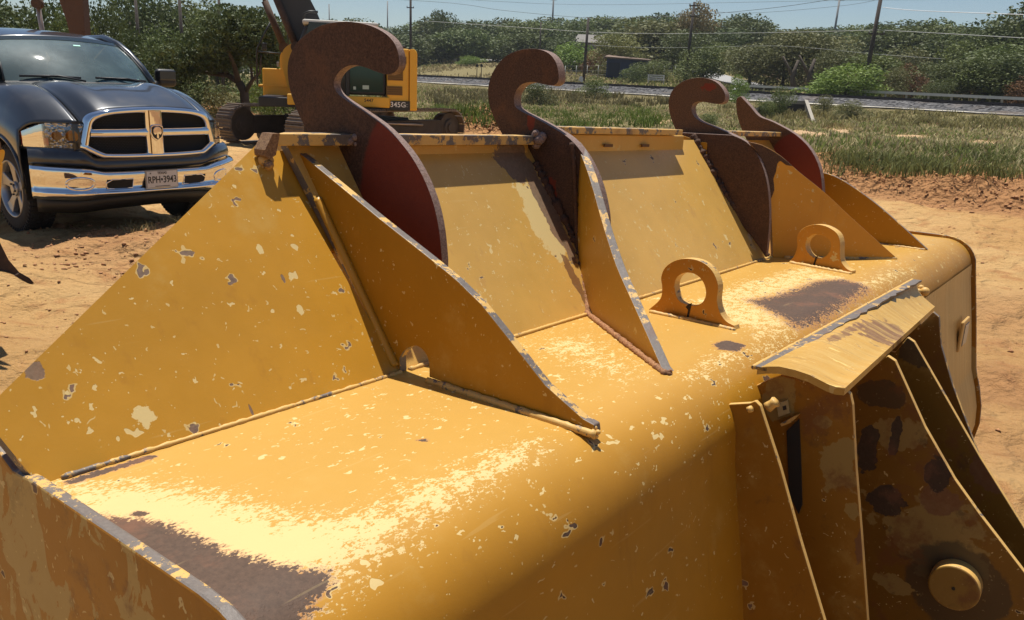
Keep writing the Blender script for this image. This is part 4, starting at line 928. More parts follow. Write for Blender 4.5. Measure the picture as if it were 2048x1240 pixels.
# the near mass over the pickup roof
GL = 'oaks behind the pickup'
for k, (u, vt, w_, D, kd) in enumerate([(-60, -30, 190, 34, 'oak'), (25, -6, 150, 31, 'oak'), (105, -2, 130, 33, 'oak'), (168, 14, 80, 30, 'green'), (215, 6, 90, 36, 'oak')]):
    T(u, vt, w_, D, kd, 'mid', 'oak_tree', ['dark bushy oak cut off by the left edge of the photo', 'dark bushy oak above the left end of the pickup roof', 'dark bushy oak above the middle of the pickup roof', 'greener bush just left of the rusty boom behind the pickup', 'dark oak hidden behind the rusty boom'][k], 'tree', GL)
T(300, -22, 150, 62, 'oak', 'mid', 'oak_tree', 'tall dark oak rising out of the frame right of the rusty boom', 'tree')
T(375, -6, 150, 66, 'oak', 'mid', 'oak_tree', 'tall dark oak between the rusty boom and the low leaning oak', 'tree')
T(440, 14, 110, 60, 'green', 'mid', 'oak_tree', 'tall green oak peeping over the low leaning oak', 'tree')
T(318, 46, 95, 42, 'green', 'shrub', 'shrub', 'light green round shrub beside the rusty boom', 'shrub', trunkless=True)
T(275, 60, 80, 30, 'oak', 'mid', 'shrub', 'dark shrub touching the rusty boom above the windscreen pillar', 'shrub', trunkless=True)
T(330, 88, 120, 29, 'oak', 'mid', 'shrub', 'dark shrub right above the pickup mirror', 'shrub', trunkless=True)
T(550, 26, 90, 55, 'oak', 'mid', 'oak_tree', 'dark tree behind the excavator handrail', 'tree')
T(600, 40, 100, 58, 'green', 'mid', 'oak_tree', 'green tree seen between the excavator cylinders', 'tree')
T(548, 88, 85, 31, 'bright', 'shrub', 'shrub', 'bright green bush behind the excavator handrail', 'shrub', trunkless=True)
T(395, 158, 110, 33, 'green', 'shrub', 'shrub', 'low green brush under the leaning oak, by the pickup mirror', 'shrub', trunkless=True)
T(440, 168, 80, 27, 'olive', 'shrub', 'shrub', 'low olive brush at the foot of the leaning oak', 'shrub', trunkless=True)
T(565, 150, 90, 34, 'olive', 'shrub', 'shrub', 'olive brush behind the excavator body', 'shrub', trunkless=True)
T(510, 158, 70, 34, 'green', 'shrub', 'shrub', 'green brush just left of the excavator', 'shrub', trunkless=True)
# the low leaning oak with bare boughs
def leaning_oak():
    D = 29; base = at_dist(492, 200, D); gz_ = hz(base.x, base.y)-.05; base = Vector((base.x, base.y, gz_))
    root = empty('oak_tree', loc=base); tag(root, 'low dark oak with a leaning trunk and long bare boughs, left of the yellow excavator', 'tree')
    q = lambda u, v, dd=0: at_dist(u, v, D+dd)-base
    b = bmesh.new()
    fork = q(478, 165)
    add_tube(b, [Vector((0, 0, 0)), q(488, 182), fork], [.17, .14, .13], 9)
    for pts, r0 in (([fork, q(455, 150, .4), q(425, 147, .7), q(385, 140, 1), q(352, 128, 1.3)], .11), ([fork, q(468, 130, -.3), q(456, 100, -.6), q(460, 70, -.8)], .10), ([q(490, 185), q(505, 160, -.5), q(520, 145, -.8), q(522, 110, -1)], .08),
                    ([q(455, 150, .4), q(440, 120, .2), q(420, 90, .2)], .07), ([q(425, 147, .7), q(400, 120, 1), q(380, 100, 1)], .06), ([q(458, 105, -.6), q(490, 75, -.6), q(515, 50, -.5)], .06), ([q(505, 160, -.5), q(500, 120), q(508, 90)], .05)):
        add_tube(b, pts, [r0*(1-.75*k/(len(pts)-1)) for k in range(len(pts))], 7)
    bmo('trunk', b, M_bark, root)
    rnd = np.random.RandomState(2); P = []
    lobes = [(460, 60, 46), (500, 62, 44), (430, 88, 44), (395, 100, 38), (365, 112, 34), (345, 120, 26), (530, 80, 36), (545, 58, 26), (480, 95, 36), (515, 105, 30), (415, 125, 24), (450, 118, 26), (380, 130, 22), (535, 112, 24), (478, 36, 22), (520, 40, 24)]
    for u, v, r_ in lobes:
        c = np.array(q(u, v, rnd.randn()*.7)); rr_ = r_/FPX*D; n = int(3600*(r_/40)**2); d = rnd.randn(n, 3); d /= np.linalg.norm(d, axis=1)[:, None]
        P.append(c+d*(rr_*(1.05-.6*rnd.rand(n)**2))[:, None]*np.array((1, 1.5, .9)))
    P = np.concatenate(P); g_n = np.sin(P[:, 0]*6.5)*np.sin(P[:, 1]*6)*np.sin(P[:, 2]*7)+.5*np.sin(P[:, 0]*15+1)*np.sin(P[:, 2]*14); P = P[g_n > -.20+.2*rnd.randn(len(P))]; n = len(P)
    u = rnd.randn(n, 3); u /= np.linalg.norm(u, axis=1)[:, None]; v = np.cross(u, rnd.randn(n, 3)); v /= np.linalg.norm(v, axis=1)[:, None]; sz = .045*(.5+rnd.rand(n))[:, None]
    V = np.stack([P-u*sz, P+v*sz*.6, P+u*sz, P-v*sz*.6], 1).reshape(-1, 3)
    me = mesh('crown', V.tolist(), (np.arange(n)[:, None]*4+np.arange(4)[None]).tolist()); link('crown', me, LM['oak'], root)
leaning_oak()
# far treeline, left of the middle to the right edge
GF = 'trees of the distant treeline'
_fr = random.Random(12)
def topline(u):
    P_ = [(560, 45), (640, 42), (700, 48), (780, 52), (850, 42), (880, 34), (920, 42), (980, 46), (1040, 50), (1080, 42), (1160, 40), (1200, 44), (1260, 36), (1330, 34), (1400, 44), (1470, 38), (1500, 42), (1530, 62), (1600, 62), (1660, 62), (1700, 56), (1750, 46), (1800, 52), (1860, 46), (1900, 50), (1935, 66), (1980, 60), (2050, 40), (2120, 34)]
    for (a, b), (c, d) in zip(P_, P_[1:]):
        if a <= u <= c: return b+(d-b)*(u-a)/(c-a)
    return 45
LMK = [(0, 'the first hook top'), (821, 'the dark pole behind the first hook tip'), (960, 'the second hook left shoulder'), (1107, 'the grey steel pole behind the second hook'), (1177, 'the bare-topped pole'), (1389, 'the crossarm pole above the third hook'), (1488, 'the tallest mid skyline oak'), (1679, 'the grey skyline pole'), (1762, 'the tall leaning pole'), (1900, 'the right hand wooded slope')]
ORD = ['first', 'second', 'third', 'fourth', 'fifth', 'sixth', 'seventh', 'eighth', 'ninth']
_cnt = {}
def tl_label(u, row):
    k = [nm for x, nm in LMK if x <= u][-1]; c_ = _cnt.get((k, row), 0); _cnt[(k, row)] = c_+1
    return '%s %s tree right of %s' % (ORD[c_], row, k)
u = 610
while u < 2110:
    T(u+_fr.uniform(-8, 8), topline(u)+_fr.uniform(-12, 4), _fr.uniform(62, 105), 185+_fr.uniform(-12, 22), _fr.choice(['oak', 'oak', 'green']), 'far', 'oak_tree', tl_label(u, 'dark skyline'), 'tree', GF); u += _fr.uniform(30, 42)
u = 620
while u < 1240:
    T(u, topline(u)+_fr.uniform(14, 34), _fr.uniform(60, 95), 165+_fr.uniform(-8, 8), _fr.choice(['oak', 'oak', 'oak', 'green', 'olive']), 'far', 'oak_tree', tl_label(u, 'lower dark'), 'tree', GF); u += _fr.uniform(32, 46)
T(882, 20, 52, 172, 'oak', 'far', 'oak_tree', 'tree with a taller spiky top on the skyline, between the first two hooks', 'tree')
MESQ = []
for u, vt, w_, D, kd, var, lab in [
    (1145, 84, 85, 128, 'bright', 'far', 'small bright green tree just right of the second hook tip'),
    (1232, 66, 105, 118, 'yellowish', 'mid', 'round yellow-green tree in front of the blue shed'),
    (1190, 100, 60, 124, 'rust', 'shrub', 'brown thin bush left of the blue shed'),
    (1275, 34, 120, 146, 'oak', 'far', 'dark oak rising behind the blue shed'),
    (1325, 40, 130, 138, 'olive', 'far', 'olive tree right of the blue shed'),
    (1385, 6, 66, 135, 'dry', 'far', 'tall thin half-bare tree beside the utility pole'),
    (1358, 22, 50, 137, 'dry', 'far', 'thin pale treetop left of the utility pole'),
    (1370, 60, 110, 128, 'oak', 'mid', 'dark full tree directly behind the utility pole'),
    (1440, 56, 110, 134, 'oak', 'far', 'dark tree right of the utility pole'),
    (1488, 27, 78, 150, 'oak', 'far', 'tall dark tree standing above the skyline right of the third hook'),
    (1400, 86, 100, 104, 'green', 'mid', 'grey-green tree above the tip of the third hook'),
    (1302, 118, 62, 106, 'green', 'shrub', 'round green bush right under the blue shed'),
    (1258, 130, 56, 104, 'green', 'shrub', 'low green bush left of the white bench'),
    (1500, 84, 110, 96, 'olive', 'mid', 'spreading mesquite left of the two dark trunks'),
    (1560, 62, 120, 99, 'olive', 'mid', 'spreading mesquite over the two dark trunks'),
    (1620, 60, 120, 97, 'olive', 'mid', 'spreading mesquite right of the two dark trunks'),
    (1672, 92, 90, 92, 'olive', 'mid', 'mesquite crown above the bright green bush'),
    (1690, 128, 130, 76, 'bright', 'mid', 'big bright green bush left of the leaning pole foot'),
    (1640, 148, 60, 77, 'bright', 'shrub', 'smaller bright green bush at the left side of the big one'),
    (1745, 108, 90, 90, 'green', 'far', 'green tree behind the leaning pole foot'),
    (1765, 52, 110, 130, 'oak', 'far', 'dark oak right behind the leaning pole'),
    (1840, 48, 110, 128, 'oak', 'far', 'dark oak halfway between the leaning pole and the right edge'),
    (1800, 94, 80, 108, 'olive', 'far', 'olive tree above the rust-coloured bush'),
    (1880, 66, 110, 118, 'oak', 'far', 'dark tree left of the wooded slope'),
    (1790, 134, 60, 84, 'olive', 'shrub', 'olive bush left of the rust-coloured bush'),
    (1822, 128, 56, 86, 'rust', 'shrub', 'rust-coloured dying bush near the wooded slope'),
    (1940, 78, 120, 100, 'green', 'mid', 'green tree on the left flank of the wooded slope'),
    (1995, 40, 150, 104, 'oak', 'mid', 'dark oak near the crest of the wooded slope'),
    (2065, -2, 190, 102, 'oak', 'mid', 'tallest dark oak, cut by the right edge of the photo'),
    (1905, 118, 110, 84, 'oak', 'mid', 'dark oak low on the wooded slope, left part'),
    (1965, 112, 120, 83, 'green', 'mid', 'green tree low on the wooded slope, middle part'),
    (2030, 104, 130, 82, 'oak', 'mid', 'dark tree low on the wooded slope at the right edge'),
    (2000, 84, 120, 92, 'green', 'mid', 'green tree halfway up the wooded slope'),
    (1872, 158, 60, 80, 'oak', 'shrub', 'small black-green bush right of the rust-coloured bush'),
    (2035, 150, 60, 79, 'rust', 'shrub', 'reddish brown bush at the right edge behind the guard rail'),
    (940, 112, 50, 150, 'bright', 'shrub', 'low pale green brush under the distant treeline'),
]:
    r_ = T(u, vt, w_, D, kd, var, 'shrub' if var == 'shrub' else 'tree', lab, 'shrub' if var == 'shrub' else 'tree', trunkless=var == 'shrub')
    if 'two dark trunks' in lab and 'left' not in lab: MESQ.append(r_)
for u, vt, w_, D, kd, lab in [(1078, 166, 62, 52, 'oak', 'dark round bush in the field seen through the second hook'), (1190, 152, 62, 62, 'green', 'thin green sapling in front of the railway right of the second hook'), (1562, 172, 44, 46, 'green', 'tall green weed bush in front of the culvert'), (1535, 196, 40, 45, 'green', 'lower weed bush left of the culvert opening'), (1650, 190, 46, 50, 'olive', 'dark low bush right of the culvert wing wall'), (1700, 200, 60, 47, 'olive', 'brownish low bush further right of the culvert'), (1480, 150, 40, 60, 'bright', 'thin yellow-green bush behind the tip of the third hook'), (1420, 228, 44, 30, 'green', 'dark weeds seen through the third hook')]:
    T(u, vt, w_, D, kd, 'shrub', 'shrub', lab, 'shrub', trunkless=True)
# two dark trunks of the mesquites
for (u0, v0, v1), tr_ in (((1589, 172, 120), MESQ[0]), ((1622, 172, 118), MESQ[1])):
    p = at_dist(u0, v0, 90); p.z = hz(p.x, p.y); t = at_dist(u0+8, v1, 90); b = bmesh.new(); add_tube(b, [Vector((0, 0, 0)), (t-p)*.5+Vector((-.35, 0, 0)), t-p], [.34, .26, .14], 8); add_tube(b, [(t-p)*.5+Vector((-.35, 0, 0)), t-p+Vector((-1.6, 0, .3))], [.18, .08], 6)
    o = bmo('trunk', b, M_bark, tr_); o.location = p-tr_.location
# ------------------------------------------------------------ poles and wires
M_wood = simple('pole_wood', (.055, .042, .035), .9, 0, .3, 3); M_steelp = simple('pole_steel', (.22, .22, .22), .6); M_wire = simple('wire', (.10, .10, .10), .6)
def pole(u, vt, D, r, mat, label, lean=(0, 0), arm=None, extra=0):
    top = at_dist(u, vt, D); base = Vector((top.x+lean[0], top.y, 0)); base.z = hz(base.x, base.y)-.1; top.z += extra
    root = empty('utility_pole', loc=base); tag(root, label, 'utility pole', 'utility poles along the railway and beyond')
    b = bmesh.new(); add_tube(b, [Vector((0, 0, 0)), top-base], [r, r*.72], 10); bmo('mast', b, mat, root)
    for dz, w_ in (arm or []):
        b = bmesh.new(); add_box(b, (top-base)+Vector((0, -.12, -dz)), (w_, .10, .12)); bmo('crossarm', b, mat, root)
        for s_ in (-.45, .45):
            b = bmesh.new(); add_cyl(b, (top-base)+Vector((s_*w_, -.12, -dz+.14)), (0, 0, 1), .05, .16, 8); bmo('insulator', b, M_steelp, root)
    return root
pole(1762, 0, 76, .20, M_wood, 'tall dark leaning pole nearest the right edge, with one short crossarm', (-.35, 0), [(3.6, 1.3)], 1.0)
pole(1389, 4, 104, .20, M_wood, 'dark pole above the third hook with a small crossarm at its top', (-.25, 0), [(.4, 1.2), (1.6, .8)])
pole(1177, 35, 106, .20, M_wood, 'dark bare-topped pole just right of the second hook', (-.15, 0))
pole(821, 0, 120, .20, M_wood, 'dark pole right behind the tip of the first hook', (.1, 0), [(2.5, 1.0)], 1.5)
pole(1107, 0, 205, .26, M_steelp, 'slim grey steel pole on the skyline behind the second hook', (0, 0), [(2.0, 1.4)], 2)
pole(1679, 0, 190, .26, M_steelp, 'slim grey steel pole on the skyline between third hook and leaning pole', (-.2, 0), [(.5, 2.0), (6.2, 1.5)], .5)
pole(775, 2, 230, .20, M_steelp, 'faint thin pole on the skyline behind the first hook')
pole(658, 8, 230, .20, M_steelp, 'faint thin pole left of the first hook top')
pole(1082, 44, 150, .15, M_wood, 'small dark pole standing in the trees behind the second hook')
pole(270, -10, 52, .11, M_wood, 'thin dark pole right of the rusty boom', (0, 0))
pole(358, -10, 54, .12, M_wood, 'thin dark pole over the leaning oak, left one', (0, 0))
pole(437, -10, 54, .11, M_wood, 'thin dark pole over the leaning oak, right one', (0, 0))
def wire(pts, lab, r=.022, mat=None):
    P = catmull([at_dist(u, v, D) for u, v, D in pts], 6); p0 = P[len(P)//2]; b = bmesh.new(); add_tube(b, [p-p0 for p in P], r, 5)
    o = bmo('power_line', b, mat or M_wire); o.location = p0; tag(o, lab, 'power line', 'power lines across the sky and the trees')
wire([(400, -20, 120), (862, 3, 120), (1000, 20, 115), (1111, 31, 110), (1177, 36, 106)], 'wire sagging from the upper left to the pole right of the second hook')
wire([(1177, 36, 106), (1260, 36, 105), (1389, 30, 104), (1560, 14, 90), (1762, -18, 76)], 'wire rising from the pole by the second hook towards the leaning pole')
wire([(700, -14, 200), (1000, 3, 200), (1107, 8, 205), (1260, 9, 200), (1679, 1, 190), (2100, -2, 190)], 'highest wire, just under the top of the photo', .03)
wire([(850, 42, 112), (1000, 52, 109), (1177, 64, 106), (1290, 67, 105), (1389, 67, 104), (1560, 65, 90), (1756, 60, 76)], 'wire crossing in front of the treeline at half height', .026, simple('wire_pale', (.42, .42, .40), .5))
wire([(1756, 60, 76), (1850, 65, 72), (2100, 79, 68)], 'wire from the leaning pole to the right edge over the trees', .024, bpy.data.materials['wire_pale'])
wire([(1766, 15, 76), (1850, 22, 72), (2100, 31, 68)], 'bright white wire from the leaning pole across the sky to the right', .026, simple('wire_white', (.8, .8, .8), .4))
wire([(1177, 90, 106), (1290, 95, 105), (1389, 95, 104), (1560, 92, 90), (1750, 108, 76), (1890, 118, 74)], 'lowest thin wire across the dark trees', .015, bpy.data.materials['wire_pale'])
wire([(1389, 20, 104), (1500, 26, 98), (1679, 12, 90), (1762, -2, 76)], 'thin upper wire between the crossarm pole and the leaning pole', .015)
# ------------------------------------------------------------ blue shed
sp = at_dist(1256, 130, 113); sz_ = hz(sp.x, sp.y); shed = empty('shed', loc=(sp.x, sp.y, sz_)); tag(shed, 'dark blue shed with a rusty pale roof half hidden under the yellow-green tree', 'shed')
topz = at_dist(1256, 112, 113).z-sz_; W_ = 74/FPX*113; M_blue = simple('shed_blue', (.010, .022, .07), .6)
yr = Matrix.Rotation(-.2, 3, 'Z')
b = bmesh.new(); add_box(b, (0, 0, topz*.42), (W_, 5, topz*.84), yr); bmo('wall', b, M_blue, shed)
b = bmesh.new(); r_ = [yr @ Vector(v) for v in [(-W_/2-.3, -3, topz*.86), (W_/2+.3, -3, topz*.78), (W_/2+.3, 3, topz*.86), (-W_/2-.3, 3, topz*1.02)]]; bb_ = prism(r_, Vector((0, 0, .15)), sidemat=0); bmo('roof', bb_, simple('roof_rust', (.17, .11, .075), .7, 0, .4, 1), shed)
for k in range(2):
    b = bmesh.new(); add_box(b, yr @ Vector((-1.6+3.2*k, -2.53, topz*.36)), (1.6, .06, topz*.6), yr); bmo('door', b, simple('shed_door', (.006, .012, .03)) if k == 0 else bpy.data.materials['shed_door'], shed)
# small brown roof far behind
p = at_dist(1180, 76, 160); hr = empty('house', loc=(p.x, p.y, hz(p.x, p.y))); tag(hr, 'small brown gable roof showing among the trees behind the second pole', 'house'); hh_ = p.z-hr.location.z
b = bmesh.new(); add_box(b, (0, 0, hh_/2-.4), (5.5, 4, hh_-.8)); bmo('wall', b, simple('house_wall', (.14, .12, .10)), hr)
b = bmesh.new(); pr_ = [Vector((-3.2, -2.4, hh_-.9)), Vector((3.2, -2.4, hh_-.9)), Vector((2.2, 0, hh_+.5)), Vector((-2.2, 0, hh_+.5))]; bmo('roof', prism(pr_, Vector((0, .2, .1)), sidemat=0), simple('house_roof', (.045, .034, .028)), hr)
# wire fence right of the second hook; bench; mailboxes; white sign foot
fr = at_dist(1300, 150, 110); fence = empty('wire_fence', loc=(fr.x, fr.y, hz(fr.x, fr.y))); tag(fence, 'thin wire fence with grey posts right of the second hook', 'fence')
M_post = simple('post_pale', (.36, .36, .33), .7)
Fp = []
for u in range(1130, 1440, 22):
    p = at_dist(u, 150, 112); p.z = hz(p.x, p.y); Fp.append(p); b = bmesh.new(); add_cyl(b, p-fence.location+Vector((0, 0, .8)), (0, 0, 1), .05, 1.7, 6); bmo('post', b, M_post, fence)
for hh2 in (.5, 1.0, 1.6):
    b = bmesh.new(); add_tube(b, [p-fence.location+Vector((0, 0, hh2)) for p in Fp], .018, 4); bmo('wire', b, M_post, fence)
bp_ = at_dist(1313, 152, 101); z_ = hz(bp_.x, bp_.y); bench = empty('bench', loc=(bp_.x, bp_.y, z_)); tag(bench, 'pale slatted bench under the round green bush', 'bench')
for k in range(3):
    b = bmesh.new(); add_box(b, (0, .3, .6+.22*k), (2.0, .05, .12)); bmo('slat', b, simple('bench_pale', (.45, .44, .42)) if k == 0 else bpy.data.materials['bench_pale'], bench)
b = bmesh.new(); add_box(b, (0, 0, .45), (2.0, .5, .06)); bmo('seat', b, bpy.data.materials['bench_pale'], bench)
for s_ in (-.9, .9):
    b = bmesh.new(); add_box(b, (s_, .1, .5), (.08, .5, 1.0)); bmo('leg', b, bpy.data.materials['bench_pale'], bench)
for u, lab in ((954, 'roadside mailbox on a post, left of a pair by the second hook'), (963, 'roadside mailbox on a post, right of a pair by the second hook')):
    p = at_dist(u, 137, 112); p.z = hz(p.x, p.y); mb = empty('mailbox', loc=p); tag(mb, lab, 'mailbox', 'pair of mailboxes'); ht = at_dist(u, 132, 112).z-p.z
    b = bmesh.new(); add_cyl(b, (0, 0, ht/2), (0, 0, 1), .05, ht, 6); bmo('post', b, M_wood, mb)
    b = bmesh.new(); add_box(b, (0, 0, ht), (.32, .5, .24)); add_cyl(b, (0, 0, ht+.1), (0, 1, 0), .16, .5, 12); bmo('box', b, simple('mailbox_dark', (.05, .05, .05)) if u == 954 else bpy.data.materials['mailbox_dark'], mb)
p = at_dist(1162, 157, 104); b = bmesh.new(); add_box(b, (0, 0, .3), (.5, .3, .7)); add_box(b, (0, 0, .7), (.3, .2, .15)); o = bmo('junction_box', b, simple('junction_pale', (.55, .55, .55))); o.location = (p.x, p.y, hz(p.x, p.y)); tag(o, 'small pale box standing at the foot of the pole by the second hook', 'junction box')
p = at_dist(1473, 167, 88); b = bmesh.new(); bmesh.ops.create_icosphere(b, subdivisions=2, radius=.35); [setattr(v, 'co', v.co*(1+.25*noise.noise(v.co*4))) for v in b.verts]; o = bmo('rock', b, simple('rock_white', (.7, .68, .64)), None, True); o.location = (p.x, p.y, hz(p.x, p.y)+.15); tag(o, 'white rock beyond the rails above the tip of the third hook', 'rock')
# ------------------------------------------------------------ culvert through the embankment
M_conc = simple('concrete', (.30, .27, .22), .9, 0, .25, 4, .3)
cv0 = at_dist(1592, 215, 49); cz = hz(cv0.x, cv0.y); cul = empty('culvert', loc=(cv0.x, cv0.y, cz)); tag(cul, 'concrete culvert with a dark opening and pale splayed wing walls under the railway', 'culvert')
def cq(u, v, D): return at_dist(u, v, D)-cul.location
P = [cq(1574, 200, 50), cq(1611, 202, 50), cq(1611, 209, 50), cq(1574, 207, 50)]
bmo('headwall', prism(P, Vector((0, 1.2, 0)), sidemat=0), M_conc, cul)
P = [cq(1574, 207, 50), cq(1610, 209, 50), cq(1610, 240, 50), cq(1574, 238, 50)]
bmo('opening', prism(P, Vector((0, 1.0, 0)), sidemat=0), simple('culvert_dark', (.03, .028, .026)), cul)
P = [cq(1609, 199, 50), cq(1616, 200, 50), cq(1631, 244, 42), cq(1625, 246, 42)]
bmo('wing_wall', prism(P, Vector((.15, .3, -.25)), sidemat=0), M_conc, cul)
P = [cq(1609, 209, 50.3), cq(1625, 246, 42.3), cq(1622, 262, 42.3), cq(1609, 240, 50.3)]
bmo('wing_face', prism(P, Vector((.1, .1, 0)), sidemat=0), M_conc, cul)
P = [cq(1535, 205, 48), cq(1534, 209, 48), cq(1500, 226, 42), cq(1502, 221, 42)]
bmo('wing_wall', prism(P, Vector((.1, .3, -.25)), sidemat=0), M_conc, cul)
# bare sandy scrapes in the field
M_bare = simple('bare_soil', (.42, .27, .14), .95, 0, .25, 6, .6)
def scrape(u0, u1, v0, v1, name='bare_patch'):
    rnd = random.Random(int(u0)); pts = []
    for k in range(22):
        a = 2*math.pi*k/22; r_ = 1+.3*math.sin(3*a+u0)+.15*rnd.uniform(-1, 1); u = (u0+u1)/2+(u1-u0)/2*math.cos(a)*r_; v = (v0+v1)/2+(v1-v0)/2*math.sin(a)*r_; d = ray(u, v); hit = march(d)
        if hit is None: return
        pts.append(Vector((hit.x, hit.y, hz(hit.x, hit.y)+.02)))
    c = sum(pts, Vector())/len(pts); c.z = hz(c.x, c.y)+.05
    b = bmesh.new(); cvv = b.verts.new(c); rg = [b.verts.new(p) for p in pts]; md = [b.verts.new(Vector((*(p.lerp(c, .5)).xy, hz(*(p.lerp(c, .5)).xy)+.04+.05*rnd.random()))) for p in pts]
    for k in range(22):
        j = (k+1) % 22; b.faces.new((rg[k], rg[j], md[j], md[k])); b.faces.new((md[k], md[j], cvv))
    tag(bmo(name, b, M_bare, None, True), kind='structure')
scrape(1585, 1645, 262, 280); scrape(1650, 1710, 256, 266); scrape(1310, 1345, 240, 250); scrape(1780, 1850, 272, 279); scrape(1930, 2000, 285, 293)
# ------------------------------------------------------------ excavator
ep = at_dist(650, 200, 22); EZ = -.15; EA = R(192)
M_ey = simple('excavator_yellow', (.78, .41, .030), .45, 0, .12, 2); M_eb = simple('excavator_black', (.018, .018, .018), .5, 0, .4, 4); M_edk = simple('excavator_boom_dark', (.028, .026, .026), .45, 0, .3, 2)
M_trk = simple('track_steel', (.075, .055, .04), .65, .3, .5, 6, .3); M_dirt = simple('dirty_brown', (.17, .10, .055), .85, 0, .5, 4, .4); M_shoe = simple('track_shoe', (.17, .125, .09), .6, .2, .4, 8)
M_cyl = rusty('cylinder_dirty', a=(.045, .03, .022), b=(.12, .07, .045)); M_rod = simple('cylinder_rod', (.42, .33, .27), .35, .6); M_gly = simple('grille_brown', (.20, .105, .02), .7)
M_egl = simple('cab_glass', (.010, .045, .038), .08, 0, .2, 1)
M_tf = simple('track_frame', (.05, .036, .026), .8, 0, .6, 4, .4)
exc = empty('excavator', loc=(ep.x, ep.y, EZ)); exc.rotation_euler = (0, 0, EA); tag(exc, 'yellow tracked excavator with cab door and counterweight standing behind the first hook', 'excavator')
def ebox(name, c, s, mat, par=None, bev=.02, rot=None):
    b = bmesh.new(); add_box(b, c, s, rot); o = bmo(name, b, mat, par or exc)
    if bev: bevel_mod(o, bev)
    return o
def zpx(v): return 1.73+(147-v)/76
def xpx(u): return (674-u)/76
# undercarriage, turned against the house
ub = Matrix.Translation((-.55, .12, 0)) @ Matrix.Rotation(R(42), 4, 'Z')
def ux(p): return ub @ Vector(p)
def uv_(p): return ub.to_3x3() @ Vector(p)
def track(side):
    yc = side*1.3; L2 = 2.75; r_ = .44; top = .47+r_
    tr_ = []
    n = 50; per = []
    for k in range(n):
        s_ = k/n*(2*2*(L2-r_)+2*math.pi*r_); a = 2*(L2-r_)
        if s_ < a: p = (-(L2-r_)+s_, 2*r_+.03); ang = 0
        elif s_ < a+math.pi*r_: t_ = (s_-a)/r_; p = ((L2-r_)+r_*math.sin(t_), r_+.03+r_*math.cos(t_)); ang = -t_
        elif s_ < 2*a+math.pi*r_: p = ((L2-r_)-(s_-a-math.pi*r_), .03); ang = math.pi
        else: t_ = (s_-2*a-math.pi*r_)/r_; p = (-(L2-r_)-r_*math.sin(t_), r_+.03-r_*math.cos(t_)); ang = -math.pi-t_
        per.append((p, ang))
    root_ = bmesh.new()
    # frame
    add_box(root_, ux((0, yc, .46)), (4.0, .34, .42), ub.to_3x3())
    fr_ = bmo('track_frame', root_, M_tf, exc); 
    me_s = None
    for (p, ang) in per:
        if me_s is None:
            b = bmesh.new(); add_box(b, (0, 0, 0), (.228, .60, .03)); add_box(b, (-.09, 0, .03), (.018, .60, .045)); add_box(b, (-.01, 0, .025), (.014, .60, .035)); add_box(b, (.07, 0, .025), (.014, .60, .035)); bmesh.ops.recalc_face_normals(b, faces=b.faces); me_s = bpy.data.meshes.new('track_shoe'); b.to_mesh(me_s); b.free(); me_s.materials.append(M_shoe)
        o = bpy.data.objects.new('track_shoe', me_s); COL.objects.link(o); o.parent = exc; o.matrix_local = ub @ Matrix.Translation((p[0], yc, p[1])) @ Matrix.Rotation(-ang, 4, 'Y')
    for sx in (-1, 1):
        b = bmesh.new(); add_cyl(b, ux((sx*(L2-r_), yc, r_+.03)), uv_((0, 1, 0)), r_-.06, .30, 24); add_cyl(b, ux((sx*(L2-r_), yc, r_+.03)), uv_((0, 1, 0)), .22, .40, 20); add_cyl(b, ux((sx*(L2-r_), yc, r_+.03)), uv_((0, 1, 0)), .12, .46, 16); bmo('drive_wheel' if sx < 0 else 'idler_wheel', b, M_trk, exc)
    for k in range(7):
        b = bmesh.new(); add_cyl(b, ux((-1.55+k*.52, yc, .2)), uv_((0, 1, 0)), .13, .34, 14); bmo('roller', b, M_trk, exc)
    b = bmesh.new(); add_tube(b, [ux((.2, yc+side*.2, .62)), ux((-1.2, yc+side*.2, .56))], .03, 6); bmo('grab_bar', b, M_rod, exc)
track(1); track(-1)
b = bmesh.new(); add_box(b, ux((0, 0, .55)), (2.2, 2.2, .35), ub.to_3x3()); add_cyl(b, (0, 0, .78), (0, 0, 1), .75, .3, 32); bmo('turntable', b, M_eb, exc)
# house
zb, zt2 = zpx(207), zpx(98)
ebox('house_floor', (-.25, 0, zb+.10), (3.5, 2.8, .22), M_eb)
b = bmesh.new(); lp3 = [Vector((xpx(842), -1.4, zb)), Vector((xpx(842), -1.4, zt2-.08)), Vector((xpx(838), -1.4, zt2)), Vector((xpx(828), -1.4, zt2)), Vector((xpx(828), -1.4, zb))]
o = bmo('counterweight', prism(lp3, Vector((0, 2.86, 0)), sidemat=0), M_ey, exc); bevel_mod(o, .04, 3)
o = ebox('engine_cover', ((xpx(827)+xpx(787))/2, 0, (zb+.1+zt2)/2), (xpx(787)-xpx(827), 2.86, zt2-zb-.1), M_ey, bev=.03)
ebox('engine_deck', (-1.1, 0, zt2+.03), (1.7, 2.3, .10), M_eb)
ebox('side_sill', ((xpx(792)+xpx(610))/2, 1.44, (zpx(203)+zpx(184))/2), (xpx(610)-xpx(792), .10, zpx(184)-zpx(203)), M_ey, bev=.03)
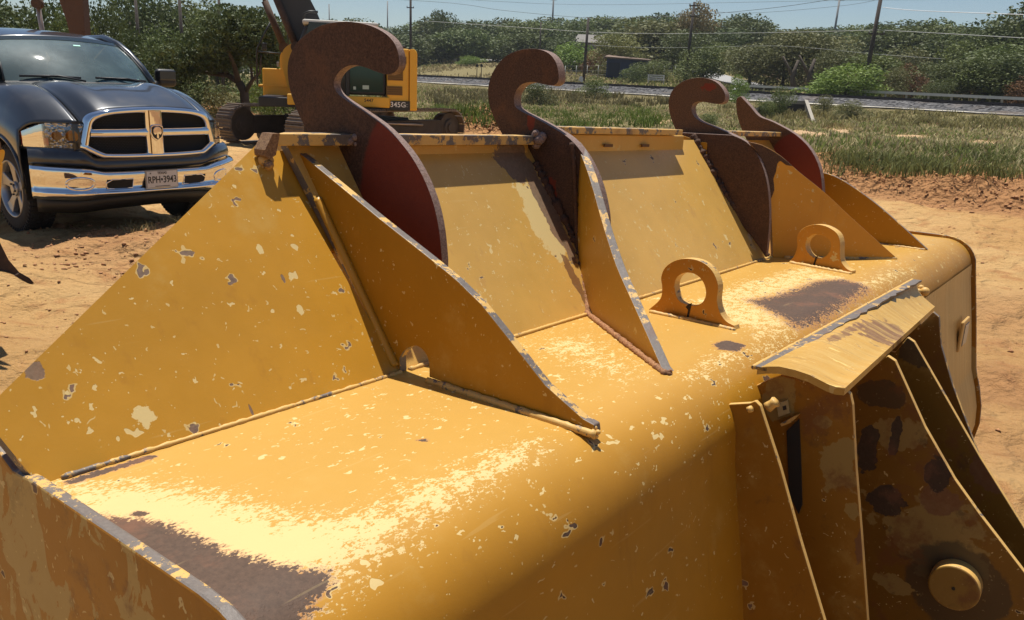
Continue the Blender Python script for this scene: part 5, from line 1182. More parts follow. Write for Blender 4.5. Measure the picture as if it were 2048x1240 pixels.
for (u0, u1, v0, v1) in ((803, 822, 112, 124), (788, 816, 130, 154), (786, 815, 164, 180)):
    g_o = ebox('vent_grille', ((xpx(u0)+xpx(u1))/2, 1.435, (zpx(v0)+zpx(v1))/2), (xpx(u0)-xpx(u1), .03, zpx(v0)-zpx(v1)), M_gly, bev=0)
    nsl = int((zpx(v0)-zpx(v1))/.05)
    b = bmesh.new()
    for k in range(nsl): add_box(b, ((xpx(u0)+xpx(u1))/2, 1.452, zpx(v1)+.03+k*.05), (xpx(u0)-xpx(u1)-.03, .01, .018))
    o = bmo('louvre', b, M_ey if False else simple('louvre_dark', (.10, .05, .01)) if 'louvre_dark' not in bpy.data.materials else bpy.data.materials['louvre_dark'], g_o); o['kind'] = 'stuff'
ebox('model_band', ((xpx(794)+xpx(829))/2, 1.45, (zpx(190)+zpx(206))/2), (xpx(794)-xpx(829), .03, zpx(190)-zpx(206)), M_eb, bev=0)
def text(name, s_, loc, size, mat, par, rotz=0, M=None, ext=.002, align='CENTER'):
    cu = bpy.data.curves.new(name, 'FONT'); cu.body = s_; cu.size = size; cu.extrude = ext; cu.align_x = align; cu.align_y = 'CENTER'; cu.offset = size*.012
    tmp = bpy.data.objects.new('tmp', cu); COL.objects.link(tmp); bpy.context.view_layer.update()
    me = bpy.data.meshes.new_from_object(tmp.evaluated_get(bpy.context.evaluated_depsgraph_get())); bpy.data.objects.remove(tmp); me.materials.clear(); me.materials.append(mat)
    o = bpy.data.objects.new(name, me); COL.objects.link(o); o.parent = par; o.matrix_local = M if M is not None else Matrix.Translation(loc) @ Matrix.Rotation(rotz, 4, 'Z') @ Matrix.Rotation(R(90), 4, 'X'); return o
M_wh = simple('lettering_white', (.75, .74, .70), .5); M_bk = simple('lettering_black', (.02, .015, .01), .5)
text('lettering', '345G', (xpx(807), 1.468, zpx(197)), .17, M_wh, exc, R(180)); text('lettering', 'LC', (xpx(821), 1.468, zpx(198)), .10, simple('lettering_grey', (.3, .3, .28)), exc, R(180))
text('lettering', '5447', (xpx(754), 1.493, zpx(191)), .11, M_bk, exc, R(180))
ebox('warning_label', (xpx(836), 1.432, zpx(165)), (.09, .012, .13), simple('label_pink', (.7, .5, .42)), bev=0)
# cab
cabx0, cabx1 = xpx(786), .55
cp = [Vector((cabx0, .35, zpx(182))), Vector((cabx1, .35, zpx(182))), Vector((cabx1+.12, .35, zpx(120))), Vector((cabx1-.15, .35, zpx(66))), Vector((cabx0+.25, .35, zpx(66))), Vector((cabx0, .35, zpx(80)))]
o = bmo('cab', prism(cp, Vector((0, 1.0, 0)), sidemat=0), M_eb, exc); bevel_mod(o, .05, 3)
gp_ = [Vector((cabx0+.08, 1.36, zpx(176))), Vector((-.62, 1.36, zpx(176))), Vector((-.62, 1.36, zpx(84))), Vector((cabx0+.08, 1.36, zpx(84)))]
bmo('cab_window', prism(gp_, Vector((0, .012, 0)), sidemat=0), M_egl, exc)
gp_ = [Vector((-.50, 1.36, zpx(178))), Vector((.45, 1.36, zpx(178))), Vector((.50, 1.36, zpx(120))), Vector((.30, 1.36, zpx(60))), Vector((-.50, 1.36, zpx(60)))]
dr = bmo('cab_door', prism(gp_, Vector((0, .012, 0)), sidemat=0), simple('door_glass', (.02, .025, .025), .1), exc)
ebox('seat', (-.12, 1.378, zpx(148)), (.42, .01, .30), simple('seat_cover', (.28, .25, .22), .8), dr, bev=0); ebox('seat', (-.10, 1.378, zpx(170)), (.46, .01, .16), bpy.data.materials['seat_cover'], dr, bev=0)
ebox('cab_post', (-.56, 1.37, zpx(130)), (.09, .05, zpx(60)-zpx(182)), M_eb); ebox('sticker', (xpx(749), 1.376, zpx(168)), (.15, .008, .09), simple('sticker_pale', (.45, .55, .48)), bev=0); ebox('sticker', (xpx(729), 1.376, zpx(170)), (.06, .008, .07), bpy.data.materials['sticker_pale'], bev=0)
ebox('cab_roof', (-.42, .86, zpx(60)), (1.75, 1.0, .12), simple('roof_pale', (.42, .40, .36), .6), bev=.05)
b = bmesh.new(); add_tube(b, [(.42, 1.0, zpx(62)), (.42, 1.0, zpx(45)), (.3, 1.0, zpx(41)), (.1, 1.0, zpx(41))], .03, 6); bmo('roof_handrail', b, M_eb, exc)
# right front tool box, rounded tower, handrail, mirror
tb0 = ebox('toolbox', (1.20, -1.05, (zpx(196)+zpx(141))/2), (.75, .62, zpx(141)-zpx(196)), M_ey, bev=.03)
b = bmesh.new()
ebox('toolbox_step', (1.25, -1.05, zpx(174)), (.86, .68, .05), M_ey, bev=.01)
ebox('badge', (1.582, -1.12, zpx(153)), (.012, .14, .14), M_gly, bev=0)
tw_ = [Vector((1.12, -1.3, zpx(142))), Vector((1.12, -1.3, zpx(118))), Vector((1.0, -1.3, zpx(104))), Vector((.75, -1.3, zpx(96))), Vector((.3, -1.3, zpx(96))), Vector((.3, -1.3, zpx(180))), Vector((1.0, -1.3, zpx(180)))]
o = bmo('boom_foot', prism(catmull(tw_, 4, True, (0, 4, 5, 6)), Vector((0, .55, 0)), sidemat=0), M_ey, exc); bevel_mod(o, .02)
o = bmo('boom_foot', prism([p+Vector((-.1, 1.0, .05)) for p in catmull(tw_, 4, True, (0, 4, 5, 6))], Vector((0, .3, 0)), sidemat=0), M_ey, exc)
ebox('work_light', (1.18, -.85, zpx(133)), (.06, .16, .12), simple('light_lens', (.30, .28, .26), .2), bev=.01)
b = bmesh.new(); hy = -1.35; hp = lambda u, v: Vector((xpx(u)-.30, hy, zpx(v)))
add_tube(b, [hp(549, 50), hp(535, 75), hp(520, 104), hp(518, 120), hp(517, 172), hp(521, 177), hp(532, 176)], .026, 6); add_tube(b, [hp(520, 110), hp(565, 112)], .022, 6); add_tube(b, [hp(580, 50), hp(580, 112)], .022, 6); bmo('handrail', b, M_eb, exc)
ebox('mirror', hp(534, 100)+Vector((0, .05, 0)), (.12, .10, .20), M_eb, bev=.03)
# boom, stick, cylinders, digging bucket
def beam(name, pts, w, mat):
    o = bmo(name, prism(pts, Vector((0, w, 0)), sidemat=0), mat, exc); bevel_mod(o, .02); return o
bx = lambda u, v, y=-.3: Vector(((655-u)/74, y, 1.73+(147-v)/74))
beam('boom', [bx(655, 120), bx(608, 95), bx(585, 40), bx(566, -10), bx(520, -130), bx(440, -260), bx(330, -330), bx(215, -330), bx(215, -300), bx(330, -270), bx(440, -190), bx(560, -130), bx(618, -10), bx(645, 42), bx(668, 100)], .60, M_edk)
for du, y in ((0, -.62), (26, .40)):
    b = bmesh.new(); add_tube(b, [bx(580+du, 100, y), bx(549+du, 22, y)], .085, 12); bmo('lift_cylinder', b, M_cyl, exc)
    b = bmesh.new(); add_tube(b, [bx(551+du, 27, y), bx(500+du, -110, y)], .048, 10); bmo('cylinder_rod', b, M_rod, exc)
    b = bmesh.new(); add_cyl(b, bx(581+du, 103, y), (0, 1, 0), .13, .22, 16); bmo('pin_boss', b, M_cyl, exc)
M_stick = rusty('stick_rust', a=(.06, .035, .025), b=(.15, .085, .055), seedo=3)
beam('stick', [bx(190, -60, -.25), bx(175, -300, -.25), bx(225, -340, -.25), bx(262, -300, -.25), bx(256, -40, -.25), bx(252, 95, -.25), bx(246, 160, -.25), bx(234, 160, -.25), bx(225, 80, -.25)], .50, M_stick)
b = bmesh.new(); add_tube(b, [bx(160, -120, -.1), bx(174, 50, -.1)], .10, 12); add_cyl(b, bx(174, 50, -.1), (0, 1, 0), .12, .2, 12); bmo('bucket_cylinder', b, M_cyl, exc)
b = bmesh.new(); add_tube(b, [bx(174, 50, -.1), bx(180, 150, -.1)], .055, 10); bmo('cylinder_rod', b, M_rod, exc)
beam('digging_bucket', [bx(250, 150, -.6), bx(180, 150, -.6), bx(150, 200, -.6), bx(165, 250, -.6), bx(215, 262, -.6), bx(262, 235, -.6), bx(240, 200, -.6)], 1.2, M_dirt)
# ------------------------------------------------------------ the other machine at the left edge: just its blade corner and a yellow arm end are in view
M_blk = rusty('blade_dark', a=(.025, .016, .012), b=(.08, .045, .03))
gb = ground_at(30, 572); bl_root = empty('bucket_corner', loc=(gb.x-.3, gb.y, 0)); tag(bl_root, 'dark worn digging bucket tooth resting on the sand at the left edge', 'bucket tooth')
def onplane(u, v, p0, n):
    d = ray(u, v); return CAM+d*((Vector(p0)-CAM).dot(n)/d.dot(n))
nb_ = Vector((-.15, -1, .1)).normalized(); pz = ground_at(60, 577)
P = [onplane(u, v, pz, nb_)-bl_root.location for u, v in [(-60, 400), (-10, 462), (3, 490), (18, 520), (40, 545), (60, 556), (75, 573), (60, 577), (30, 571), (-60, 572)]]
o = bmo('tooth', prism(P, Vector((-.10, .06, 0)), sidemat=0), M_blk, bl_root); bevel_mod(o, .006)
P = [onplane(u, v, pz, nb_)-bl_root.location+Vector((0, -.02, 0)) for u, v in [(30, 552), (42, 546), (61, 557), (76, 574), (62, 578), (30, 572)]]
bmo('tooth_cap', prism(P, Vector((-.10, .09, 0)), sidemat=0), M_blk, bl_root)
ya = at_dist(-20, 300, 5.2); yr_ = empty('machine_arm', loc=(ya.x, ya.y, hz(ya.x, ya.y))); tag(yr_, 'rounded yellow machine arm end with dark collar, cut by the left edge', 'machine arm')
nb2 = Vector((0, -1, 0)); 
P = catmull([onplane(u, v, ya, nb2)-yr_.location for u, v in [(-60, 298), (-10, 298), (8, 300), (9, 312), (4, 325), (-8, 336), (-60, 345)]], 4, True, (0, 6)); o = bmo('arm_end', prism(P, Vector((-.10, .05, 0)), sidemat=0), M_ey, yr_); bevel_mod(o, .01)
P = catmull([onplane(u, v, ya, nb2)-yr_.location+Vector((0, -.03, 0)) for u, v in [(-60, 262), (-8, 270), (6, 280), (9, 292), (6, 300), (-60, 304)]], 4, True, (0, 5)); o = bmo('pin_collar', prism(P, Vector((-.12, .05, 0)), sidemat=0), M_dirt, yr_); bevel_mod(o, .01)
P = [onplane(u, v, ya, nb2)-yr_.location+Vector((0, .02, 0)) for u, v in [(-60, 330), (-22, 330), (-30, 470), (-60, 520)]]; bmo('arm', prism(P, Vector((0, .1, 0)), sidemat=0), M_ey, yr_)
# ------------------------------------------------------------ the pickup
TP = Vector((-4.2435, 8.4985, 0)); TA = -.6732
truck = empty('pickup_truck', loc=TP); truck.rotation_euler = (0, 0, TA); tag(truck, 'dark grey pickup truck with chrome crossbar grille and bumper, parked on the sand', 'pickup truck')
def carpaint():
    t = NT('truck_paint'); P = t.obj(); n = t.noise(P, 900, 2, .5); d = t.noise(P, 3, 5, .6)
    c = t.mix(n, (.020, .022, .026), (.044, .048, .056)); c = t.mix(t.math('MULTIPLY', t.step(d, .5, .8), .18), c, (.25, .20, .15))
    t.set(col=c, metal=.4, rough=t.math('ADD', .26, t.math('MULTIPLY', d, .14)), coat=.9, coatr=.06, spec=.5); return t.m
M_car = carpaint()
def chrome():
    t = NT('chrome'); n = t.noise(t.obj(), 3, 3, .5)
    t.set(col=(.80, .80, .80), metal=1., rough=.05, normal=t.bump(n, .12, .03)); return t.m
M_chr = chrome(); M_blkp = simple('black_plastic', (.016, .016, .017), .5, 0, .3, 10); M_under = simple('underbody', (.010, .009, .009), .9)
def grid(name, rows, mat, par=None, close=False, thick=0., mirror=False, sub=0):
    nr = len(rows); nc = len(rows[0]); vs = [p for r_ in rows for p in r_]; fs = []
    for i in range(nr-1):
        for k in range(nc-1): a = i*nc+k; fs.append((a, a+1, a+nc+1, a+nc))
    o = link(name, mesh(name, vs, fs), mat, par or truck, True)
    if sub: mm = o.modifiers.new('sub', 'SUBSURF'); mm.levels = sub; mm.render_levels = sub
    if thick: mm = o.modifiers.new('solid', 'SOLIDIFY'); mm.thickness = thick; mm.offset = -1
    return o
def itp(tab, x):
    for (a, b), (c, d) in zip(tab, tab[1:]):
        if x <= c: t = max(0, (x-a)/(c-a)); return b+(d-b)*t
    return tab[-1][1]
def sm(tab, x):  # smooth interpolation through a table
    n = len(tab)
    for i in range(n-1):
        if x <= tab[i+1][0] or i == n-2:
            t = max(0, min(1, (x-tab[i][0])/(tab[i+1][0]-tab[i][0]))); p0 = tab[max(i-1, 0)][1]; p1 = tab[i][1]; p2 = tab[i+1][1]; p3 = tab[min(i+2, n-1)][1]
            return .5*((2*p1)+(-p0+p2)*t+(2*p0-5*p1+4*p2-p3)*t*t+(-p0+3*p1-3*p2+p3)*t**3)
XF_ = [(0, .985), (.3, .98), (.5, .962), (.62, .915), (.75, .80), (.88, .645), (.93, .56), (.98, .50)]
ZF = [(0, 1.215), (.3, 1.20), (.5, 1.165), (.60, 1.075), (.66, 1.065), (.75, 1.06), (.88, 1.055), (.93, 1.03), (.98, .98)]
ZB = [(0, 1.385), (.3, 1.385), (.45, 1.39), (.56, 1.385), (.66, 1.365), (.75, 1.36), (.86, 1.335), (.93, 1.26), (.98, 1.10)]
XB = [(0, -.16), (.4, -.22), (.7, -.34), (.98, -.42)]
def hoodz(y, t):
    a = abs(y); zb_ = sm(ZB, a); zf_ = sm(ZF, a); k = t**2.1
    ridge = .022*math.exp(-((a-.40)/.10)**2)*math.sin(math.pi*min(1, t*1.0))**.8
    valley = -.020*math.exp(-((a-.60)/.05)**2)*(1-t*.3)
    arch = .035*math.sin(math.pi*t)
    return zb_*(1-k)+zf_*k+ridge+valley+arch*(1 if a < .9 else .4)
def hoodrow(y, t0=0, t1=1, n=26): 
    a = abs(y); x0 = sm(XB, a); x1 = sm(XF_, a); return [Vector((x0+(x1-x0)*(t0+(t1-t0)*k/n), y, hoodz(y, t0+(t1-t0)*k/n))) for k in range(n+1)]
ys = [-.625+1.25*k/40 for k in range(41)]
hood = grid('hood', [hoodrow(y) for y in ys], M_car, thick=.02)
for s in (-1, 1):
    yy = [.640, .67, .71, .76, .81, .85, .88, .905, .93, .95, .965, .98]
    fe = [hoodrow(s*y) for y in yy]
    # down the side of the fender to the arch
    def side(z, k, n=26):
        x0 = sm(XB, .98); x1 = sm(XF_, .98); return None
    base = fe[-1]; low = []
    for q in (.25, .5, .75, 1.):
        row = []
        for p in base:
            ar = .43; dx = p.x; zt_ = .52+math.sqrt(max(0, .50**2-dx*dx))*.80 if abs(dx) < .50 else .42
            zt_ = min(zt_, p.z-.05); 
            if dx > .5: zt_ = .70
            row.append(Vector((p.x+(.02*q if dx > .4 else 0), s*(.985+.012*math.sin(q*math.pi)), p.z+(zt_-p.z)*q)))
        low.append(row)
    grid('fender', fe+low, M_car, thick=.015)
    # arch lip and dark liner
    ap = [Vector((.50*math.cos(a), s*1.0, .52+.40*math.sin(a))) for a in [R(-8+k*10) for k in range(20)]]
    b = bmesh.new(); add_tube(b, ap, .018, 6); bmo('arch_lip', b, M_car, truck)
    rows = [[Vector((.51*math.cos(a), s*yq, .50+.42*math.sin(a))) for a in [R(-20+k*10) for k in range(23)]] for yq in (.98, .62)]
    grid('wheel_liner', rows, M_under)
    # side of cab and box behind, plain but whole
    pts = [Vector((-.42, s*.985, 1.10)), Vector((-.42, s*.985, .48)), Vector((-3.05, s*.985, .48)), Vector((-3.05, s*.985, 1.25)), Vector((-.60, s*.97, 1.28)), Vector((-.42, s*.96, 1.27))]
    o = bmo('door_panel', prism(pts, Vector((0, -s*.05, 0)), sidemat=0), M_car, truck)
    for x0, x1 in ((-.75, -1.75), (-1.85, -2.75)):
        b = prism([Vector((x0, s*.90, 1.30)), Vector((x1, s*.90, 1.30)), Vector((x1, s*.70, 1.78)), Vector((x0-.42 if x0 > -1 else x0, s*.70, 1.78))], Vector((0, s*.012, .004)), sidemat=0); bmo('side_window', b, simple('side_glass', (.012, .016, .018), .05) if 'side_glass' not in bpy.data.materials else bpy.data.materials['side_glass'], truck)
    for xa in (-1.80, -2.85):
        b = bmesh.new(); add_tube(b, [Vector((xa, s*.93, 1.27)), Vector((xa, s*.70, 1.82))], .05, 6); bmo('window_post', b, M_car, truck)
    b = prism([Vector((-3.10, s*.985, 1.30)), Vector((-3.10, s*.985, .52)), Vector((-4.80, s*.985, .52)), Vector((-4.80, s*.985, 1.30))], Vector((0, -s*.08, 0)), sidemat=0); bmo('bed_side', b, M_car, truck)
# nose below lights (body colour), then chrome bumper
def plan(tab, y): return sm(tab, abs(y))
NX_ = [(0, 1.03), (.35, 1.02), (.55, .985), (.66, .96), (.80, .87), (.93, .76), (.99, .64)]
def band(name, zt, zb_, xoff, mat, prof, ymax=.985, n=64, thick=.0, par=None):
    rows = []
    for (q, xo) in prof:
        row = []
        for k in range(n+1):
            y = -ymax+2*ymax*k/n; a = abs(y); z1 = zt(a); z0 = zb_(a); row.append(Vector((plan(NX_, y)+xoff+xo, y*(1+.012*xo/.03), z1+(z0-z1)*q)))
        rows.append(row)
    return grid(name, rows, mat, par, thick=thick)
fas_t = lambda a: .842 if a > .62 else .775 if a < .55 else .775+.067*(a-.55)/.07
bmp_t = lambda a: sm([(0, .638), (.5, .640), (.62, .668), (.80, .682), (1., .692)], a)
bmp_b = lambda a: sm([(0, .425), (.4, .415), (.7, .392), (1., .398)], a)
band('nose_panel', fas_t, lambda a: bmp_t(a)+.004, -.02, M_car, [(0, -.05), (.05, -.02), (.2, .0), (.4, .012), (.65, .018), (.85, .010), (1, -.03)])
BP = [(-.02, -.04), (0, .012), (.05, .034), (.10, .040), (.5, .012), (.66, -.004), (.72, .012), (.78, .026), (.84, .024), (1, -.022), (1.03, -.06)]
bumper = band('bumper', bmp_t, bmp_b, .02, M_chr, BP, ymax=.995, n=96, thick=.004)
band('air_dam', lambda a: bmp_b(a)+.005, lambda a: bmp_b(a)-.13, -.08, M_blkp, [(0, 0), (.5, .0), (1, -.06)], ymax=.95, thick=.01)
# backing so nothing shows through
b = bmesh.new(); add_box(b, (.40, 0, .78), (.50, 1.2, .55)); add_box(b, (.1, 0, .62), (1.2, 1.10, .30)); add_box(b, (-2.4, 0, .50), (4.6, 1.7, .22)); add_box(b, (-2.8, 0, .85), (.3, 1.8, .7)); bmo('underbody', b, M_under, truck)
# bumper slots, pockets, plate
def bpt(y, z, off=.0):
    zt_, zb_ = bmp_t(abs(y)), bmp_b(abs(y)); q = (zt_-z)/(zt_-zb_); xo = itp(BP, q)
    return Vector((plan(NX_, y)+.02+xo+off, y, z))
M_slot = simple('slot_black', (.008, .008, .008), .8)
for y0, y1 in ((-.50, -.27), (.24, .48)):
    z0, z1 = .487, .572; lp4 = []
    for y, z in [(y0+.02, z0), (y1, z0), (y1, z1), (y0+.05, z1), (y0, z1-.03), (y0, z0+.02)] if y0 < 0 else [(y0, z0), (y1-.02, z0), (y1, z0+.02), (y1, z1-.03), (y1-.05, z1), (y0, z1)]: lp4.append(bpt(y, z, .004))
    grid('bumper_slot', [[bpt(y0+(y1-y0)*(k/14), z0+(z1-z0)*q, .006+.003*math.sin(math.pi*q)) for k in range(15)] for q in (0, .25, .5, .75, 1)], M_slot)
    o_ = bmo('slot_trim', (lambda bb: (add_tube(bb, lp4+[lp4[0]], .007, 6), bb)[1])(bmesh.new()), M_chr, truck)
for s in (-1, 1):
    ring = [bpt(s*(.70+.105*math.cos(a)*(1 if abs(math.cos(a)) < .8 else .95)), .54+.055*math.sin(a), .006) for a in [2*math.pi*k/28 for k in range(28)]]
    b = bmesh.new(); add_tube(b, ring+[ring[0]], .012, 8); cin = b.verts.new(bpt(s*.70, .54, -.02)); rr2 = [b.verts.new(p) for p in ring]
    for k in range(28): b.faces.new((rr2[k], rr2[(k+1) % 28], cin)).smooth = True
    bmo('fog_pocket', b, M_chr, truck)
b = bmesh.new(); add_tube(b, [bpt(-.62+1.24*k/30, .452, .012) for k in range(31)], .014, 8); bmo('step_rail', b, M_chr, truck)
xp_ = plan(NX_, 0)+.02+.036
def fM(x, y, z): return Matrix.Translation((x, y, z)) @ Matrix.Rotation(R(90), 4, 'Z') @ Matrix.Rotation(R(90), 4, 'X')
b = bmesh.new(); add_box(b, (xp_+.004, 0, .555), (.012, .32, .168)); pl_ = bmo('number_plate', b, simple('plate_frame', (.30, .29, .28), .4, .5), truck)
b = bmesh.new(); add_box(b, (xp_+.012, 0, .555), (.004, .300, .150)); bmo('plate_face', b, simple('plate_white', (.60, .57, .54), .5, 0, .08, 20), pl_)
text('plate_letters', 'RPH\u20223943', None, .086, M_bk, pl_, M=fM(xp_+.0145, 0, .548) @ Matrix.Diagonal((.80, 1.05, 1, 1))); text('plate_letters', 'TEXAS', None, .032, M_bk, pl_, M=fM(xp_+.0145, 0, .612))
b = bmesh.new(); add_box(b, (xp_+.0148, 0, .489), (.001, .15, .006)); bmo('plate_motto', b, M_bk, pl_)
st_ = [Vector((xp_+.015, -.115+.010*math.sin(2*math.pi*k/10)*(1 if k % 2 == 0 else .42), .612+.010*math.cos(2*math.pi*k/10)*(1 if k % 2 == 0 else .42))) for k in range(10)]; bmo('plate_star', prism(st_, Vector((.001, 0, 0)), sidemat=0), M_bk, pl_)
# grille
def gx_(y): return sm(XF_, min(abs(y), .60))+.012
def gl(pts, off=0.): return [Vector((gx_(y)+off+(.035 if z < .9 else 0)*(0.9-z)/.1*.3, y, z)) for y, z in pts]
half_o = [(0, .755), (.25, .757), (.46, .765), (.52, .775), (.645, .850), (.655, .88), (.615, 1.06), (.59, 1.125), (.53, 1.165), (.40, 1.195), (.20, 1.212), (0, 1.218)]
half_i = [(0, .795), (.25, .797), (.44, .803), (.49, .812), (.585, .868), (.592, .89), (.560, 1.045), (.535, 1.095), (.48, 1.125), (.38, 1.148), (.20, 1.162), (0, 1.168)]
def full(h): return h+[(-y, z) for y, z in h[-2:0:-1]]
Oo = catmull(gl(full(half_o)), 3, True); Ii = catmull(gl(full(half_i), .0), 3, True); n = len(Oo)
Of = [p+Vector((.030, 0, 0)) for p in Oo]; mid = [a.lerp(c, .5)+Vector((.050, 0, 0)) for a, c in zip(Oo, Ii)]; If = [p+Vector((.034, 0, 0)) for p in Ii]; Ib = [p+Vector((-.04, 0, 0)) for p in Ii]; Ob = [p+Vector((-.03, 0, 0)) for p in Oo]
rows = [r_+[r_[0]] for r_ in (Ob, Of, mid, If, Ib)]
grille = grid('grille_surround', rows, M_chr)
mesh_b = prism([p+Vector((-.035, 0, 0)) for p in Ii], Vector((-.005, 0, 0)), sidemat=0); bmo('grille_backing', mesh_b, M_slot, truck)
b = bmesh.new(); hx = .028
for r_ in range(26):
    for c_ in range(44):
        y = -.60+c_*.028+(.014 if r_ % 2 else 0); z = .80+r_*.0145
        if abs(y) < .085 or abs(y) > .575 or abs(z-.985) < .045 or z > 1.16-.12*max(0, abs(y)-.35) or z < .80+.45*max(0, abs(y)-.48): continue
        x = gx_(y)-.015; add_tube(b, [(x, y-.010, z), (x, y, z+.006), (x, y+.010, z)], .0022, 3, False)
o = bmo('grille_mesh', b, M_blkp, truck); o['kind'] = 'stuff'
for s in (-1, 1):
    rows = [[Vector((gx_(s*yk)+xo+.01, s*yk, .985+dz)) for yk in (.07, .2, .35, .48, .58)] for xo, dz in ((-.03, .038), (.022, .036), (.034, .012), (.034, -.012), (.022, -.036), (-.03, -.038))]
    grid('grille_bar', rows, M_chr)
rows = [[Vector((.995+xo, y, z)) for z in (.785, .85, .92, 1.05, 1.12, 1.185)] for xo, y in ((-.03, -.084), (.042, -.080), (.055, -.05), (.055, .05), (.042, .080), (-.03, .084))]
grid('grille_centre_bar', rows, M_chr)
sh = [(-.062, 1.042), (-.035, 1.058), (.035, 1.058), (.062, 1.042), (.064, .98), (.045, .935), (0, .905), (-.045, .935), (-.064, .98)]
em = bmo('emblem', prism([Vector((1.052, y, z)) for y, z in sh], Vector((.016, 0, 0)), sidemat=0), M_chr, truck); bevel_mod(em, .004)
bmo('emblem_ground', prism([Vector((1.069, y*.82, .983+(z-.983)*.82)) for y, z in sh], Vector((.002, 0, 0)), sidemat=0), M_blkp, em)
hd = [(0, .925), (.012, .945), (.010, .975), (.028, .965), (.040, .985), (.040, 1.015), (.025, 1.035), (.006, 1.040)]; hd = hd+[(-y, z) for y, z in hd[::-1]][:-1]
o = bmo('emblem_head', prism([Vector((1.072, y, z)) for y, z in hd], Vector((.006, 0, 0)), sidemat=0), M_chr, em); bevel_mod(o, .002)
# headlights
M_lens = NT('lens'); M_lens.set(col=(.55, .55, .55), rough=.03, spec=.8); 
tt = M_lens.n('ShaderNodeBsdfTransparent'); tg = M_lens.n('ShaderNodeBsdfGlossy'); tg.inputs['Roughness'].default_value = .03; tm = M_lens.n('ShaderNodeMixShader'); tf = M_lens.n('ShaderNodeFresnel'); tf.inputs[0].default_value = 1.6
M_lens.l(tf.outputs[0], tm.inputs[0]); M_lens.l(tt.outputs[0], tm.inputs[1]); M_lens.l(tg.outputs[0], tm.inputs[2]); M_lens.l(tm.outputs[0], M_lens.t.nodes['Material Output'].inputs[0]); M_lens = M_lens.m
M_refl = NT('reflector'); vv = M_refl.voro(M_refl.obj(), 26, 'F1', 'Color'); vd = M_refl.voro(M_refl.obj(), 26)
M_refl.set(col=M_refl.mix(.5, (.16, .15, .14), vv, 'MULTIPLY') if False else (.50, .49, .46), metal=.9, rough=.16, normal=M_refl.bump(vd, 1., .05)); M_refl = M_refl.m
M_amb = simple('amber', (.62, .12, .015), .25); M_red2 = simple('red_marker', (.30, .03, .02), .3)
for s in (-1, 1):
    HX = [(.60, .945), (.66, .93), (.75, .845), (.85, .73), (.93, .585), (.972, .50)]
    yk = [.605, .64, .68, .72, .76, .80, .84, .88, .91, .94, .972]
    zt_ = lambda a: 1.064 if a < .86 else 1.064-.75*(a-.86); zb_ = lambda a: .848
    def hl(off, y0=0, y1=99, z0=0., z1=1., bul=.012): return [[Vector((sm(HX, a)+off+bul*math.sin(q*math.pi), s*a, zb_(a)+(zt_(a)-zb_(a))*(z0+(z1-z0)*q))) for a in yk if y0 <= a <= y1] for q in (0, .15, .5, .85, 1)]
    h0 = grid('headlight', hl(-.03, bul=0), M_refl)
    grid('lens', hl(.006), M_lens, h0); grid('turn_signal', hl(-.012, .85, .975, .42, .97, .004), M_amb, h0); grid('side_marker', hl(-.012, .82, .975, .08, .38, .004), M_red2, h0)
    b = bmesh.new()
    for a, r_ in ((.70, .052), (.79, .042)):
        add_cyl(b, (sm(HX, a)-.012, s*a, .955), (1, s*.4, 0), r_, .02, 24)
    bmo('bulb_bowl', b, M_chr, h0)
    b = bmesh.new(); add_box(b, (sm(HX, .66)-.010, s*.69, .905), (.012, .15, .012)); add_box(b, (sm(HX, .66)-.006, s*.655, .95), (.012, .012, .16)); bmo('inner_trim', b, M_blkp, h0)
    rows = [[Vector((.905+.02*(.66-a), s*a, z)) for a in (.54, .60, .66, .70)] for z in (1.085, .95, .80)]; grid('grille_flank', rows, M_blkp)
    rows = [[Vector((sm(HX, a)-.035+xo, s*a, z)) for a in yk] for xo, z in ((0, .850), (.02, .838), (.0, .82))]; grid('light_surround', rows, M_car)
# cowl, windscreen, roof, pillars
WB = lambda y: Vector((-.17-.22*(abs(y)/.74)**2, y, 1.405-.012*(abs(y)/.74)**2)); WT = lambda y: Vector((-.80-.10*(abs(y)/.74)**2, y*.86, 1.842-.035*(abs(y)/.74)**2))
nW = 24; ysw = [-.74+1.48*k/nW for k in range(nW+1)]
M_ws = NT('windscreen'); P_ = M_ws.obj(); dn_ = M_ws.noise(P_, 2.2, 5, .6); 
M_ws.set(col=(.15, .24, .25), rough=.5, spec=.3)
g1 = M_ws.n('ShaderNodeBsdfGlossy'); g1.inputs['Roughness'].default_value = .035; g1.inputs[0].default_value = (1, 1, 1, 1); t1 = M_ws.n('ShaderNodeBsdfTransparent'); t1.inputs[0].default_value = (.50, .66, .66, 1); m1 = M_ws.n('ShaderNodeMixShader'); m2 = M_ws.n('ShaderNodeMixShader'); fr1 = M_ws.n('ShaderNodeFresnel'); fr1.inputs[0].default_value = 1.55
M_ws.l(t1.outputs[0], m1.inputs[1]); M_ws.l(M_ws.b.outputs[0], m1.inputs[2]); M_ws.put(m1.inputs[0], M_ws.step(dn_, .3, .8, .24, .50)); M_ws.l(fr1.outputs[0], m2.inputs[0]); M_ws.l(m1.outputs[0], m2.inputs[1]); M_ws.l(g1.outputs[0], m2.inputs[2]); M_ws.l(m2.outputs[0], M_ws.t.nodes['Material Output'].inputs[0]); M_ws = M_ws.m
def wsp(y, q): a = WB(y); b_ = WT(y); p = a.lerp(b_, q); p += Vector((.03, 0, .03))*math.sin(q*math.pi); return p
ws = grid('windscreen', [[wsp(y, q/8) for y in ysw] for q in range(9)], M_ws)
grid('windscreen_band', [[wsp(y, q)+Vector((.003, 0, .003)) for y in ysw] for q in (.90, .95, 1.)], simple('tint_band', (.02, .03, .035), .15), ws)
roofrows = []
